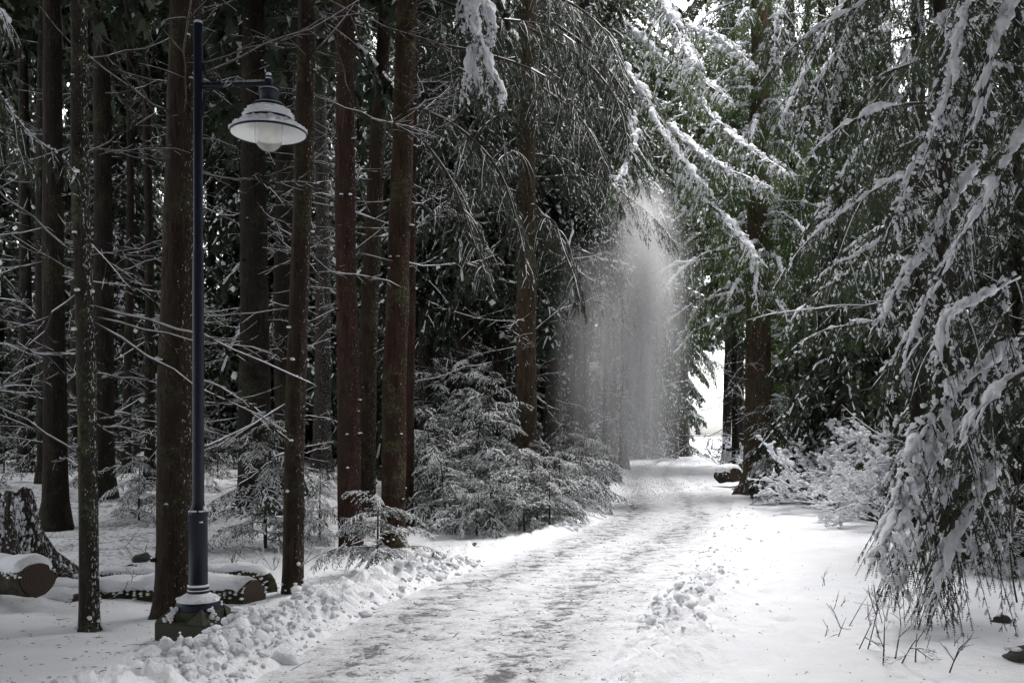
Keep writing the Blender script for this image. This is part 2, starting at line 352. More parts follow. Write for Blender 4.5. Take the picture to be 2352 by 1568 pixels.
def sprigs(g, O, D, L, rng, K, nl, nw, mat, snow=0.0, sw=0.5, sh=0.35):
    """needle twigs: K pairs of needles each, straight, plus the snow on top"""
    n = len(O)
    if n == 0: return
    D = nrm(D); Z = np.array([0, 0, 1.0]); S = np.cross(D, Z)+rng.normal(0, 0.25, (n, 3)); S = nrm(S-D*np.sum(S*D, 1, keepdims=True))
    U = nrm(np.cross(S, D)); U = U*np.sign(U[:, 2:3]+1e-6)
    t = (np.arange(K)+0.3)/K; tk = t[None, :, None]
    B = O[:, None]+D[:, None]*L[:, None, None]*tk
    ls = nl*(1.05-0.55*t)[None, :, None]*rng.uniform(0.7, 1.2, (n, K, 1))
    ca = rng.uniform(0.5, 0.8, (n, K, 1))
    out = []
    for sg in (-1, 1):
        tip = B+ls*(D[:, None]*ca+sg*S[:, None]*np.sqrt(1-ca**2)+U[:, None]*rng.uniform(-0.25, 0.15, (n, K, 1)))
        a = B-D[:, None]*nw; b_ = B+D[:, None]*nw
        out.append(np.stack([a, b_, tip], 2))
    V = np.concatenate(out, 1).reshape(-1, 3); T = np.arange(len(V)).reshape(-1, 3)
    g.add(V, T, mat)
    # axis blade and tip
    W = nw*0.7; e = O+D*(L[:, None]+nl*0.6)
    V = np.stack([O-S*W, O+S*W, e], 1).reshape(-1, 3); g.add(V, np.arange(len(V)).reshape(-1, 3), mat)
    if snow > 0:
        hz = np.sqrt(D[:, 0]**2+D[:, 1]**2)
        sel = rng.random(n) < snow*np.clip(hz*1.25+0.1, 0.12, 1)
        if sel.any():
            o, d, s_, u, l = O[sel], D[sel], S[sel], U[sel], L[sel][:, None]
            s0 = rng.uniform(-0.1, 0.25, (len(o), 1)); s1 = rng.uniform(0.75, 1.1, (len(o), 1)); sm = (s0+s1)/2+rng.uniform(-.15, .15, (len(o), 1))
            w = nl*sw*rng.uniform(0.7, 1.25, (len(o), 1)); h = nl*sh*rng.uniform(0.6, 1.3, (len(o), 1))
            A = o+d*l*s0+u*0.002; B2 = o+d*l*s1+u*0.002; M_ = o+d*l*sm
            V = np.stack([A, M_+s_*w+u*.002, M_+u*h, M_-s_*w+u*.002, B2], 1).reshape(-1, 3); i = np.arange(len(o))[:, None]*5
            T = np.concatenate([i+np.array([0, 1, 2]), i+np.array([0, 2, 3]), i+np.array([1, 4, 2]), i+np.array([2, 4, 3])])
            g.add(V, T, 'snow')

def resample(P, n):
    P = np.asarray(P, float)
    # smooth (Catmull-Rom) then even arc length
    if len(P) > 2:
        Q = np.concatenate([[2*P[0]-P[1]], P, [2*P[-1]-P[-2]]]); out = []
        for i in range(len(P)-1):
            t = np.linspace(0, 1, 12, endpoint=False)[:, None]; a, b_, c, d = Q[i:i+4]
            out.append(0.5*((2*b_)+(-a+c)*t+(2*a-5*b_+4*c-d)*t**2+(-a+3*b_-3*c+d)*t**3))
        P = np.concatenate(out+[P[-1:]])
    s = np.concatenate([[0], np.cumsum(np.linalg.norm(np.diff(P, axis=0), axis=1))])
    q = np.linspace(0, s[-1], n); return np.stack([np.interp(q, s, P[:, k]) for k in range(3)], 1), s[-1]

def bough(g, axis, rng, r0=0.02, sec=0.7, sec_sp=0.09, droop=0.5, spr=0.13, spr_sp=0.05, K=6, nl=0.022, nw=0.006,
          mat='needles', snow=0.5, heavy=0.0, bare=0.1, shape=0.8, hang=0.35, snow_w=0.5, heavy_r=0.05, blob_sub=2, wood=True, sec_snow=0.7, sl=1.0, ax=(0.75, 0.6), rid=True):
    n = max(6, int(len(axis)*3)); P, L = resample(axis, max(8, int(n)))
    T, S, U = frames(P); m = len(P); R = np.linspace(r0, r0*0.2, m)
    if wood: tube(g, P, R, 5 if r0 > 0.012 else 3, 'twig_wood')
    O, D, LL = [], [], []; SB = []; SR = []
    ns = max(4, int(L/sec_sp))
    for i in range(ns):
        s = bare+(1-bare)*(i+rng.random()*0.8)/ns
        if s > 1: s = 1
        x = s*(m-1); a = min(int(x), m-2); f = x-a
        p = P[a]*(1-f)+P[a+1]*f; t = T[a]; sd = S[a]*(1 if i % 2 else -1)
        l = sec*max(0.12, (1-s)**shape*0.9+0.1)*rng.uniform(0.55, 1.15)*min(1, 0.35+s*3.0)
        th = rng.uniform(0.35, 0.95)
        d0 = nrm(sd*math.cos(th)+t*math.sin(th)+np.array([0, 0, rng.uniform(-0.25, 0.12)-hang*rng.random()]))
        q = np.linspace(0, 1, 6)[:, None]; wob = rng.normal(0, 0.04, 3)*l
        Q = p+d0*l*q+np.array([0, 0, -1.0])*droop*l*q**2+wob*q*(1-q)*4
        if wood: tube(g, Q, np.linspace(0.005, 0.0015, 6)*min(1.3, r0/0.012), 3, 'twig_wood')
        k = max(3, int(l/spr_sp)); tt = (np.arange(k)+rng.random(k)*0.7)/k; tt = tt[tt > 0.08]; k = len(tt)
        xx = tt*5; aa = np.minimum(xx.astype(int), 4); ff = (xx-aa)[:, None]
        o = Q[aa]*(1-ff)+Q[aa+1]*ff; dt = nrm(Q[aa+1]-Q[aa]); st = nrm(np.cross(dt, [0, 0, 1.0])+1e-6)
        sg = np.where(np.arange(k) % 2, 1.0, -1.0)[:, None]
        an = rng.uniform(0.5, 1.0, (k, 1))
        dd = dt*np.cos(an)+st*sg*np.sin(an)+np.array([0, 0, -1.0])*(hang*rng.uniform(0.3, 1.6, (k, 1)))
        O += [o, Q[-1:]-dt[-1:]*0.01]; D += [dd, dt[-1:]]; LL += [spr*(1.1-0.6*tt)*rng.uniform(0.6, 1.25, k), np.array([spr*0.8])]
        if snow > 0 and rng.random() < sec_snow: snowline(g, Q, 0.003, nl*snow_w*0.9*sl, nl*snow_w*0.8*sl, rng, 0.8)
        if heavy > 0 and rng.random() < heavy*1.05:
            if rid and rng.random() < 0.3: ridge(g, Q[:int(rng.integers(3, 6))], heavy_r*rng.uniform(0.25, 0.45), rng, rng.uniform(-0.2, 0.3), 0.5, ns=6 if blob_sub > 1 else 5)
            for _ in range(int(rng.integers(1, 4+(blob_sub > 1)))):      # a pad of snow caught in the twigs
                x = rng.random()**1.3*4.2; ib = int(x); pr0 = heavy_r*rng.uniform(0.22, 0.62); c0 = Q[ib]+(Q[ib+1]-Q[ib])*(x-ib); dq = nrm(Q[ib+1]-Q[ib]); ll = pr0*rng.uniform(1.5, 4.5)
                tq = np.linspace(0, 1, 4)[:, None]; ridge(g, c0+rng.normal(0, pr0*0.3, 3)+dq*ll*tq+rng.normal(0, pr0*0.12, (4, 3)), pr0*0.75, rng, 1.2, 0.5, 0.35, ns=7 if blob_sub > 1 else 5)
                if blob_sub > 1: kb = 3; SB.append(c0+dq*ll*rng.random((kb, 1))+rng.normal(0, pr0*0.5, (kb, 3))); SR.append(pr0*rng.uniform(0.2, 0.42, kb))
    # twig at the end of the axis
    k = max(3, int(L*0.3/spr_sp)); ia = rng.integers(int(m*0.6), m-1, k)
    O.append(P[ia]); D.append(T[ia]+S[ia]*rng.uniform(-1, 1, (k, 1))+np.array([0, 0, -hang])); LL.append(np.full(k, spr*0.8))
    sprigs(g, np.concatenate(O), np.concatenate(D), np.concatenate(LL), rng, K, nl, nw, mat, snow, snow_w, snow_w*0.7)
    if snow > 0: snowline(g, P, R, max(r0*0.5, nl*0.28)*ax[0], max(r0*0.5, nl*0.4)*ax[0], rng, ax[1])
    if heavy > 0 and rid:
        ridge(g, P, heavy_r, rng, 0.15+heavy*0.5, 0.45, ns=10 if blob_sub > 1 else 6)
        for sg_ in (-0.75, 0.75): ridge(g, P[:m*3//4+2]+S[:m*3//4+2]*heavy_r*sg_, heavy_r*0.7, rng, heavy*0.35, 0.5, ns=8 if blob_sub > 1 else 5)
        kb = int(L/(heavy_r*0.7)) if blob_sub > 1 else int(L/heavy_r); ia = rng.integers(0, m-1, kb); c = P[ia]+S[ia]*rng.normal(0, heavy_r*0.6, (kb, 1))+T[ia]*rng.normal(0, heavy_r, (kb, 1)); rb = heavy_r*rng.uniform(0.18, 0.42, kb); c[:, 2] += heavy_r*rng.uniform(0.2, 1.0, kb)
        if heavy > 0.5 or rng.random() < heavy: blobs(g, c, rb, rng, 1, 0.85, rough=0.5)
    if SB: blobs(g, np.concatenate(SB), np.concatenate(SR), rng, 1, 0.85, rough=0.5)

def arc(L, rise, drop, rng, n=8, wob=0.04):
    t = np.linspace(0, 1, n); P = np.stack([L*t*(1-0.12*t*t*drop), np.zeros(n), L*(rise*t-drop*t*t)], 1)
    P[1:] += rng.normal(0, wob*L*0.25, (n-1, 3))*np.array([0.3, 1, 0.6]); return P

# ------------------------------------------------------------------ bare dead branches
def dead_branch(g, rng, L, r0=0.009, kids=6, snow=1.0, depth=0, P=None, wmin=0.0036):
    if P is None:
        t = np.linspace(0, 1, 9); up = rng.uniform(-0.35, 0.15); P = np.stack([L*t, np.zeros(9), L*(up*t+rng.uniform(-0.35, 0.5)*t*t)], 1)
        P[1:] += np.cumsum(rng.normal(0, 0.018*L, (8, 3)), 0)*np.array([0.3, 1, 0.8])
    m = len(P); R = np.linspace(r0, max(r0*0.28, 0.0016), m)
    tube(g, P, R, 4, 'twig_wood')
    if snow > 0 and depth < 2 or rng.random() < 0.4: snowline(g, P, R, np.maximum(R, wmin)[:, None]*0.95 if False else max(r0*0.75, wmin), max(r0*0.9, wmin), rng, 0.93 if depth == 0 else 0.6)
    T = nrm(np.gradient(P, axis=0))
    for i in range(kids):
        s = rng.uniform(0.15, 0.95); x = s*(m-1); a = min(int(x), m-2); p = P[a]+(P[a+1]-P[a])*(x-a)
        sd = rng.choice([-1, 1]); d = nrm(T[a]*rng.uniform(0.5, 1.0)+np.array([0, sd*rng.uniform(0.4, 1.0), rng.uniform(-0.7, 0.35)]))
        l = L*rng.uniform(0.16, 0.42)*(1.1-s*0.6); t = np.linspace(0, 1, 5)[:, None]
        Q = p+d*l*t+np.array([0, 0, rng.uniform(-0.3, 0.45)])*l*t*t+rng.normal(0, 0.03*l, (1, 3))*t
        dead_branch(g, rng, l, r0*0.5, 3 if depth == 0 and l > 0.3 else 0, snow, depth+1, Q, wmin*0.85)
rng = np.random.default_rng(7)
DEAD = []
for i in range(10):
    g = Geo(); dead_branch(g, rng, 1.0+0.14*i if i < 7 else 0.55, 0.0085, [7, 9, 11, 8, 10, 12, 9, 3, 2, 3][i]); DEAD.append(g.mesh('branch'))
DEADFAR = []
for i in range(6):
    g = Geo(); dead_branch(g, rng, 1.6+0.2*i, 0.009, 11, wmin=0.0046); DEADFAR.append(g.mesh('branch'))

# ------------------------------------------------------------------ bough prototypes
def proto_boughs(n, seed, **kw):
    rs = np.random.default_rng(seed); out = []
    for i in range(n):
        g = Geo(); L = kw.get('L', 2.2)*rs.uniform(0.85, 1.15)
        k2 = {k: v for k, v in kw.items() if k not in ('L', 'rise', 'drop')}
        bough(g, arc(L, kw.get('rise', 0.1)*rs.uniform(0.5, 1.5), kw.get('drop', 0.4)*rs.uniform(0.7, 1.3), rs), rs, **k2)
        out.append(g.mesh('branch'))
    return out
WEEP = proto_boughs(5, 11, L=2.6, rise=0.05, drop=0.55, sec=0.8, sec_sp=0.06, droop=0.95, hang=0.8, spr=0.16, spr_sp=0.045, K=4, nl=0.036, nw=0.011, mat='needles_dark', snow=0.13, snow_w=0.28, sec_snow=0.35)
LADEN = proto_boughs(5, 12, L=2.4, rise=0.15, drop=0.45, sec=0.75, sec_sp=0.055, droop=0.8, hang=0.8, spr=0.17, spr_sp=0.042, K=4, nl=0.036, nw=0.011, mat='needles', snow=0.16, snow_w=0.38, sec_snow=0.15, heavy=0.45, heavy_r=0.06, blob_sub=1)
BRIGHT = proto_boughs(4, 13, L=2.4, rise=0.12, drop=0.45, sec=0.7, sec_sp=0.06, droop=0.8, hang=0.95, spr=0.18, spr_sp=0.045, K=4, nl=0.034, nw=0.011, mat='needles_bright', snow=0.10, snow_w=0.4, sec_snow=0.12, heavy=0.55, heavy_r=0.06, blob_sub=1)
FERNY = proto_boughs(5, 14, L=1.0, rise=0.45, drop=0.62, sec=0.36, sec_sp=0.038, droop=0.35, hang=0.22, spr=0.08, spr_sp=0.022, K=4, nl=0.02, nw=0.006, mat='needles', snow=0.62, snow_w=0.68, sec_snow=0.5, bare=0.05, r0=0.007)

FERNYD = proto_boughs(4, 15, L=1.0, rise=0.35, drop=0.75, sec=0.38, sec_sp=0.042, droop=0.5, hang=0.35, spr=0.09, spr_sp=0.026, K=4, nl=0.022, nw=0.0075, mat='needles_dark', snow=0.22, snow_w=0.6, sec_snow=0.2, bare=0.05, r0=0.007)

# ------------------------------------------------------------------ crown prototypes (one shared mesh per kind)
def rotz(a): c, s = math.cos(a), math.sin(a); return np.array([[c, -s, 0], [s, c, 0], [0, 0, 1]])
def crown_proto(seed, H, R, n, mat, snow, heavy, dr, z0=0.0, pw=0.8, sw=0.75):
    rs = np.random.default_rng(seed); base = []
    names = None
    for i in range(7):
        g = Geo(); g.names = ['twig_wood', mat, 'snow']
        bough(g, arc(1.0, 0.1, dr*rs.uniform(0.7, 1.3), rs, wob=0.06), rs, r0=0.012, sec=0.38, sec_sp=0.062, droop=0.55, spr=0.10, spr_sp=0.052,
              K=2, nl=0.058, nw=0.027, mat=mat, snow=snow, heavy=heavy, heavy_r=0.03, blob_sub=1, hang=0.5, snow_w=sw, wood=False, sec_snow=snow*0.6, sl=0.35, rid=False)
        tube(g, arc(1.0, 0.1, dr, rs, n=4), np.linspace(0.01, 0.003, 4), 3, 'twig_wood')
        base.append(g.arrays())
    G = Geo(); G.names = ['twig_wood', mat, 'snow']
    for i in range(n):
        u = (i+rs.random())/n; z = z0+(H-z0)*u**1.15; l = R*max(0.08, (1-u)**pw)*rs.uniform(0.6, 1.15)
        a = i*2.399+rs.normal(0, 0.4); sc = l*np.diag([1, 1, rs.uniform(0.8, 1.2)]); tilt = rs.uniform(-0.35, 0.1)
        ct, st = math.cos(-tilt), math.sin(-tilt); Ry = np.array([[ct, 0, st], [0, 1, 0], [-st, 0, ct]])
        G.merge(base[rs.integers(7)], rotz(a) @ Ry @ sc, (0, 0, z))
    return G.mesh('crown')
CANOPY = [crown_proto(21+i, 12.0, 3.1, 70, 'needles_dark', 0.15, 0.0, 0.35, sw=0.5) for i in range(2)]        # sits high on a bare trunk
FULL = [crown_proto(31, 21.0, 3.2, 120, 'needles', 0.32, 0.10, 0.5, pw=0.6, sw=0.55), crown_proto(32, 21.0, 3.2, 120, 'needles_dark', 0.14, 0.0, 0.6, pw=0.6, sw=0.5),
        crown_proto(33, 21.0, 3.0, 110, 'needles_bright', 0.18, 0.3, 0.6, pw=0.6, sw=0.5)]

# ------------------------------------------------------------------ the ground and the path
PL = np.array([(2.0, -2.9), (4.0, -2.3), (5.99, -1.71), (8.46, -1.28), (9.93, -0.9), (11.2, -0.39), (15.5, 1.18), (17.4, 1.75), (24, 2.7), (32, 3.6), (44, 5.6), (56, 8.8), (64, 12.8), (80, 18.5), (100, 24)])
PR = np.array([(2.0, -0.6), (4.0, -0.1), (6.0, .60), (7.9, 1.19), (10.2, 1.85), (14.5, 3.12), (17.4, 4.0), (21.8, 5.2), (30, 7.0), (36, 8.0), (44, 9.6), (54.7, 12.0), (70, 17), (100, 27)])
def pl(y): return np.interp(y, PL[:, 0], PL[:, 1])
def pr(y): return np.interp(y, PR[:, 0], PR[:, 1])
STEPS = []
_r = random.Random(4)
for k_ in range(15):
    for x0_, dx_ in ((1.55, 0.135), (2.0, 0.150), (2.75, 0.13)):
        y_ = 6.6+k_*0.42+_r.uniform(-.08, .08); STEPS.append((x0_+(y_-6.6)*dx_+(0.09 if k_ % 2 else -0.09), y_, _r.uniform(0.06, 0.09), _r.uniform(0.025, 0.06) if x0_ != 2.75 else _r.uniform(0.0, 0.02)))
def ground_h(x, y, lumps=True):
    x = np.asarray(x, float); y = np.asarray(y, float)
    dl = pl(y)-x; drr = x-pr(y)                       # metres outside the left / right edge
    z = np.zeros(np.broadcast(x, y).shape)
    p = np.stack([x, y, x*0], -1)
    out = np.maximum(dl, drr)
    z += 0.05*fbm(p*0.35, 3, 2)*np.clip(out/0.8, 0, 1)
    z += 0.012*fbm(p*2.3, 3, 12)*np.clip(out/0.5, 0, 1)
    sm = lambda a, lo, hi: np.clip((a-lo)/(hi-lo), 0, 1)**2*(3-2*np.clip((a-lo)/(hi-lo), 0, 1))
    z += 0.55*sm(dl, 3.5, 12)*sm(y, 8, 18)
    z -= 0.10*sm(dl, 0.8, 2.2)*(1-sm(dl, 3.2, 5.5))*sm(y, 7, 10)
    z -= 0.45*sm(drr, 2.0, 5.0)*sm(y, 13, 20)
    z += 0.07*sm(drr, 0.3, 1.4)*(1-sm(drr, 2.4, 4.0))
    # ploughed edges
    wl_ = np.interp(y, [0, 8, 12, 30], [0.62, 0.55, 0.42, 0.5]); el = np.exp(-((dl-wl_*0.75)/(wl_*0.62))**2)
    er = np.exp(-((drr-0.25)/0.34)**2)*np.interp(y, [0, 7, 8.5, 11, 14, 40], [0.5, 1.0, 1.0, .8, 0.5, 0.4])
    lump = (np.abs(fbm(p*5.5, 3, 4))+0.5*np.abs(fbm(p*13, 2, 6)))*np.interp(y, [10.5, 12.5, 20], [1, 0.45, 0.2])
    z += el*(0.07+0.16*lump)+er*(0.04+0.12*lump)
    z += 0.02*fbm(p*0.9, 3, 31)*sm(drr, 0.3, 1.2)
    for fx, fy, fr, fd in STEPS: z -= fd*np.exp(-(((x-fx)/fr)**2+((y-fy)/(fr*1.7))**2))
    z -= 0.05*np.clip(np.minimum(-dl, -drr)/0.15, 0, 1)*(out < 0)
    return z
def ghs(x, y): return float(ground_h(np.array([x]), np.array([y]))[0])
def axis_lines(segs):
    out = [segs[0][0]]
    for a, b_, d in segs: out += list(np.linspace(a, b_, int(math.ceil((b_-a)/d))+1)[1:])
    return np.array(out)
xs = axis_lines([(-160, -40, 12), (-40, -12, 1.2), (-12, -6, 0.2), (-6, 5.5, 0.042), (5.5, 12, 0.14), (12, 40, 1.2), (40, 160, 12)])
ys = axis_lines([(-60, -10, 6), (-10, 4.5, 0.5), (4.5, 11, 0.04), (11, 20, 0.085), (20, 45, 0.35), (45, 120, 3), (120, 420, 30)])
XX, YY = np.meshgrid(xs, ys); ZZ = ground_h(XX, YY)
def grid_obj(name, X, Y, Z, mat, uv=None):
    h, w = X.shape; V = np.stack([X, Y, Z], -1).reshape(-1, 3); i = (np.arange(h-1)[:, None]*w+np.arange(w-1)[None]).ravel()
    q = np.stack([i, i+1, i+w+1, i+w], -1); me = bpy.data.meshes.new(name)
    me.vertices.add(len(V)); me.vertices.foreach_set('co', V.astype(np.float32).ravel())
    me.loops.add(len(q)*4); me.loops.foreach_set('vertex_index', q.astype(np.int32).ravel())
    me.polygons.add(len(q)); me.polygons.foreach_set('loop_start', np.arange(0, len(q)*4, 4, dtype=np.int32)); me.polygons.foreach_set('loop_total', np.full(len(q), 4, np.int32))
    me.polygons.foreach_set('use_smooth', np.full(len(q), True)); me.materials.append(MATS[mat]); me.update(calc_edges=True)
    if uv is not None:
        l = me.uv_layers.new(name='UVMap'); l.data.foreach_set('uv', uv.reshape(-1, 2)[q.ravel()].astype(np.float32).ravel())
    o = bpy.data.objects.new(name, me); link(o); o['kind'] = 'structure'; return o
grid_obj('ground', XX, YY, ZZ, 'snow_ground')
yp = axis_lines([(2, 14, 0.07), (14, 30, 0.2), (30, 90, 0.8)]); tp = np.linspace(0, 1, 90)
YP = np.repeat(yp[:, None], 90, 1); XP = (pl(YP)-0.15)*(1-tp)+(pr(YP)+0.12)*tp
pp = np.stack([XP, YP, XP*0], -1); ZP = 0.004+0.006*fbm(pp*3.0, 3, 8)+0.008*vnoise(pp*1.1, 9)
po = grid_obj('path', XP, YP, ZP, 'path_snow', np.stack([XP-(pl(YP)), YP*1.05], -1))
ea = po.data.attributes.new('edge', 'FLOAT', 'POINT'); ea.data.foreach_set('value', np.minimum(np.repeat(tp[None], len(yp), 0), 1-np.repeat(tp[None], len(yp), 0)).astype(np.float32).ravel())

# ------------------------------------------------------------------ trunks and trees
def trunk_geo(pts, r0, r1, rng, mat, ns=20, dz=0.16, flare=0.5, knots=14, lobes=5, snow_base=True):
    """pts are local, first at the base; a tapered, uneven trunk with root flare and snow-capped knots"""
    g = Geo(); P, L = resample(pts, max(10, int(np.linalg.norm(np.array(pts[-1])-np.array(pts[0]))/dz)))
    m = len(P); s = np.linspace(0, 1, m); R = r0+(r1-r0)*s; z = P[:, 2]-P[0, 2]
    fl = 1+flare*np.exp(-np.maximum(z, 0)/(r0*1.3)); a = np.arange(ns)/ns*2*math.pi
    T = nrm(np.gradient(P, axis=0)); S = np.tile([1.0, 0, 0], (m, 1)); S = nrm(S-T*np.sum(S*T, 1, keepdims=True)); U = np.cross(T, S)
    off = rng.uniform(0, 50); aa = np.stack(np.broadcast_arrays(np.cos(a)[None]*1.7+off, np.sin(a)[None]*1.7, z[:, None]*1.3), -1)
    d = 1+0.07*fbm(aa, 3, 3)+flare*0.5*np.exp(-np.maximum(z, 0)/(r0*1.0))[:, None]*np.maximum(0, np.cos(a*lobes+off))[None]**2
    bb = np.stack(np.broadcast_arrays(np.cos(a)[None]*5+off, np.sin(a)[None]*5, z[:, None]*2.2), -1); d = d+0.035*vnoise(bb, 8)+0.03*vnoise(bb*2.1, 18)
    RR = R[:, None]*fl[:, None]*d
    V = P[:, None]+RR[..., None]*(S[:, None]*np.cos(a)[None, :, None]+U[:, None]*np.sin(a)[None, :, None])
    i = np.arange(m-1)[:, None]*ns; j = np.arange(ns)[None]; k = (j+1) % ns; q = np.stack([i+j, i+k, i+ns+k, i+ns+j], -1).reshape(-1, 4)
    g.add(V.reshape(-1, 3), np.concatenate([q[:, [0, 1, 2]], q[:, [0, 2, 3]]]), mat)
    C, Rb = [], []
    for _ in range(knots):
        t = rng.uniform(0.03, 0.95); x = int(t*(m-1)); an = rng.uniform(-math.pi, 0.35); dd = np.array([math.cos(an), math.sin(an), 0.0])
        o = P[x]+dd*R[x]*0.85; ln = rng.uniform(0.25, 0.55)*R[x]; rr = rng.uniform(0.013, 0.030)
        tube(g, np.array([o, o+dd*ln*0.6, o+dd*ln+np.array([0, 0, rng.uniform(-.3, .4)*ln])]), [rr*1.5, rr, rr*0.6], 6, mat, True)
        if rng.random() < 0.75: C.append(o+dd*ln*0.6+np.array([0, 0, rr*1.1])); Rb.append(rr*rng.uniform(0.8, 1.5))
    if C: blobs(g, C, Rb, rng, 1, 0.55)
    if snow_base:
        n = 40; an = rng.uniform(0, 2*math.pi, n); hh = rng.exponential(0.10, n)
        rr = r0*(1+flare*0.9*np.exp(-hh/(r0*1.2)))
        C = np.stack([P[0, 0]+np.cos(an)*rr, P[0, 1]+np.sin(an)*rr, P[0, 2]+hh+0.10], 1); ok = (np.cos(an)*0.8+rng.normal(0, 0.6, n)) > 0.1
        blobs(g, C[ok], rng.uniform(0.012, 0.035, n)[ok]*(0.6+r0), rng, 1, 0.8)
    return g, P, R

def tree(label, Y, pts_px, w_px, mat, H=15, seed=0, group=None, dead=0, dead_z=(0.6, 9), boughs=None, bough_n=0, bough_z=(3, 12), bough_s=(0.7, 1.2), canopy=None,
         canopy_z=7.0, canopy_s=1.0, ns=20, knots=14, name='conifer_tree', taper=0.55, az=None, flare=0.45, deadset=None, dead_s=(0.6, 1.25), zoff=0.0):
    """pts_px: (x, y) in the 2352 px view from the base upward; last direction is carried on to height H"""
    rng = np.random.default_rng(1000+seed)
    W = [at(x, y, Y) for x, y in pts_px]; bx = W[0][0]; gz = ghs(bx, Y)+zoff; W[0][2] = gz-0.12
    base = np.array([bx, Y, gz]); W = [w-base for w in W]
    last = W[-1]; dirn = nrm(W[-1]-W[-2]); 
    while last[2] < H: last = last+np.array([dirn[0]*0.7, rng.normal(0, 0.03), 1.0])*1.5; dirn[0] *= 0.8; W.append(last)
    r0 = w_px/F*Y/2; root = empty(name, base, label, 'tree', group)
    g, P, R = trunk_geo(W, r0, r0*taper*0.6, rng, mat, ns=ns, knots=knots, dz=0.16 if Y < 16 else 0.35, flare=flare)
    g.obj('trunk', root)
    ds = deadset or (DEAD if Y < 13 else DEADFAR)
    def put(proto, z, a, s, tilt=0.0):
        x = np.interp(z, P[:, 2], np.arange(len(P))); i = min(int(x), len(P)-1); p = P[i]; rr = R[i]*0.8
        return inst('branch', proto, root, (p[0]+math.cos(a)*rr, p[1]+math.sin(a)*rr, z), (0, -tilt, a), (s, s*rng.choice([-1, 1]) if False else s, s))
    for i in range(dead):
        z = rng.uniform(*dead_z); put(ds[rng.integers(len(ds))], z, rng.uniform(0, 2*math.pi), rng.uniform(*dead_s), rng.uniform(-0.25, 0.3))
    for i in range(bough_n):
        z = bough_z[0]+(bough_z[1]-bough_z[0])*((i+rng.random())/bough_n); a = i*2.399+rng.normal(0, 0.3) if az is None else rng.uniform(*az)
        bs = boughs[rng.integers(len(boughs))]; s = rng.uniform(*bough_s)*(1-0.35*max(0, (z-bough_z[0])/(bough_z[1]-bough_z[0])))
        put(bs, z, a, s, rng.uniform(-0.3, 0.15))
    if canopy is not None:
        i = min(int(np.interp(canopy_z, P[:, 2], np.arange(len(P)))), len(P)-1)
        inst('crown', canopy, root, (P[i][0], P[i][1], canopy_z), (0, 0, rng.uniform(0, 6.28)), canopy_s*1.1)
        if Y < 18: inst('crown', C0 if canopy is C1 else C1, root, (P[i][0], P[i][1], canopy_z+0.9), (0, 0, rng.uniform(0, 6.28)), canopy_s*1.25)  # second crown, out of view, added to deepen the shade below
    return root, P, R

T = {}
C0, C1 = CANOPY
T[1] = tree('slim lichen-grey trunk with bare side twigs at far left of the lamp', 7.8, [(207, 1435), (200, 900), (186, 420), (183, 0)], 44, 'bark_grey', seed=1, dead=30, dead_z=(0.9, 8), canopy=C0, canopy_z=7.4, canopy_s=1.0, knots=30, taper=0.8)
T[2] = tree('thick brown trunk standing directly behind the street lamp', 8.6, [(402, 1415), (405, 900), (418, 420), (428, 0)], 84, 'bark_brown', seed=2, dead=22, dead_z=(1.5, 8.5), canopy=C1, canopy_z=7.8, knots=34, taper=0.85)
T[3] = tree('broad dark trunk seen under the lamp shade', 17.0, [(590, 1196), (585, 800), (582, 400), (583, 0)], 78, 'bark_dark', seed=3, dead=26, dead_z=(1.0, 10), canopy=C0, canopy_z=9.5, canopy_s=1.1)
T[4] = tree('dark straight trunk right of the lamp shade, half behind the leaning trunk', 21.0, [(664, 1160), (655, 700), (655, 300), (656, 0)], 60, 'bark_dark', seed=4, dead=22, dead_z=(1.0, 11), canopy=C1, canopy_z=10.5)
T[5] = tree('slender leaning trunk rising right of the lamp, nearest in its row', 9.5, [(672, 1355), (680, 900), (697, 420), (706, 0)], 48, 'bark_brown', seed=5, dead=14, dead_z=(1.2, 8), canopy=C0, canopy_z=8.3, canopy_s=0.9, knots=34, taper=0.95, flare=0.2)
T[6] = tree('pale frosted trunk behind the leaning one, plastered with snow', 28.0, [(740, 1112), (742, 600), (736, 100)], 44, 'bark_frosted', seed=6, dead=20, dead_z=(1.5, 14), canopy=C1, canopy_z=13)
T[7] = tree('reddish straight trunk behind the small snowy fir by the verge', 13.5, [(806, 1248), (800, 900), (793, 420), (794, 0)], 54, 'bark_red', seed=7, dead=16, dead_z=(3, 10), canopy=C1, canopy_z=10.0, knots=34, taper=0.9, flare=0.2)
T[8] = tree('slanting furrowed trunk between the two reddish trunks', 18.0, [(836, 1180), (846, 800), (868, 300), (888, 0)], 50, 'bark_brown', seed=8, dead=16, dead_z=(3, 12), canopy=C0, canopy_z=11)
T[9] = tree('mossy reddish trunk with knots, rightmost thick one of the left row', 14.0, [(902, 1235), (906, 900), (922, 420), (935, 0)], 58, 'bark_redmoss', seed=9, dead=14, dead_z=(3.5, 10), canopy=C1, canopy_z=10.2, knots=44, taper=0.95, flare=0.2)
T[10] = tree('thin trunk hard against the right side of the mossy reddish trunk', 16.6, [(938, 1205), (944, 700), (952, 100)], 24, 'bark_red', seed=10, dead=16, dead_z=(3, 11), canopy=C0, canopy_z=10.5, canopy_s=0.8)
T[11] = tree('dark distant trunk above the young firs left of centre', 30.0, [(1034, 1090), (1036, 700), (1036, 440)], 27, 'bark_dark', seed=11, dead=24, dead_z=(3, 14), boughs=WEEP, bough_n=20, bough_z=(6, 17))
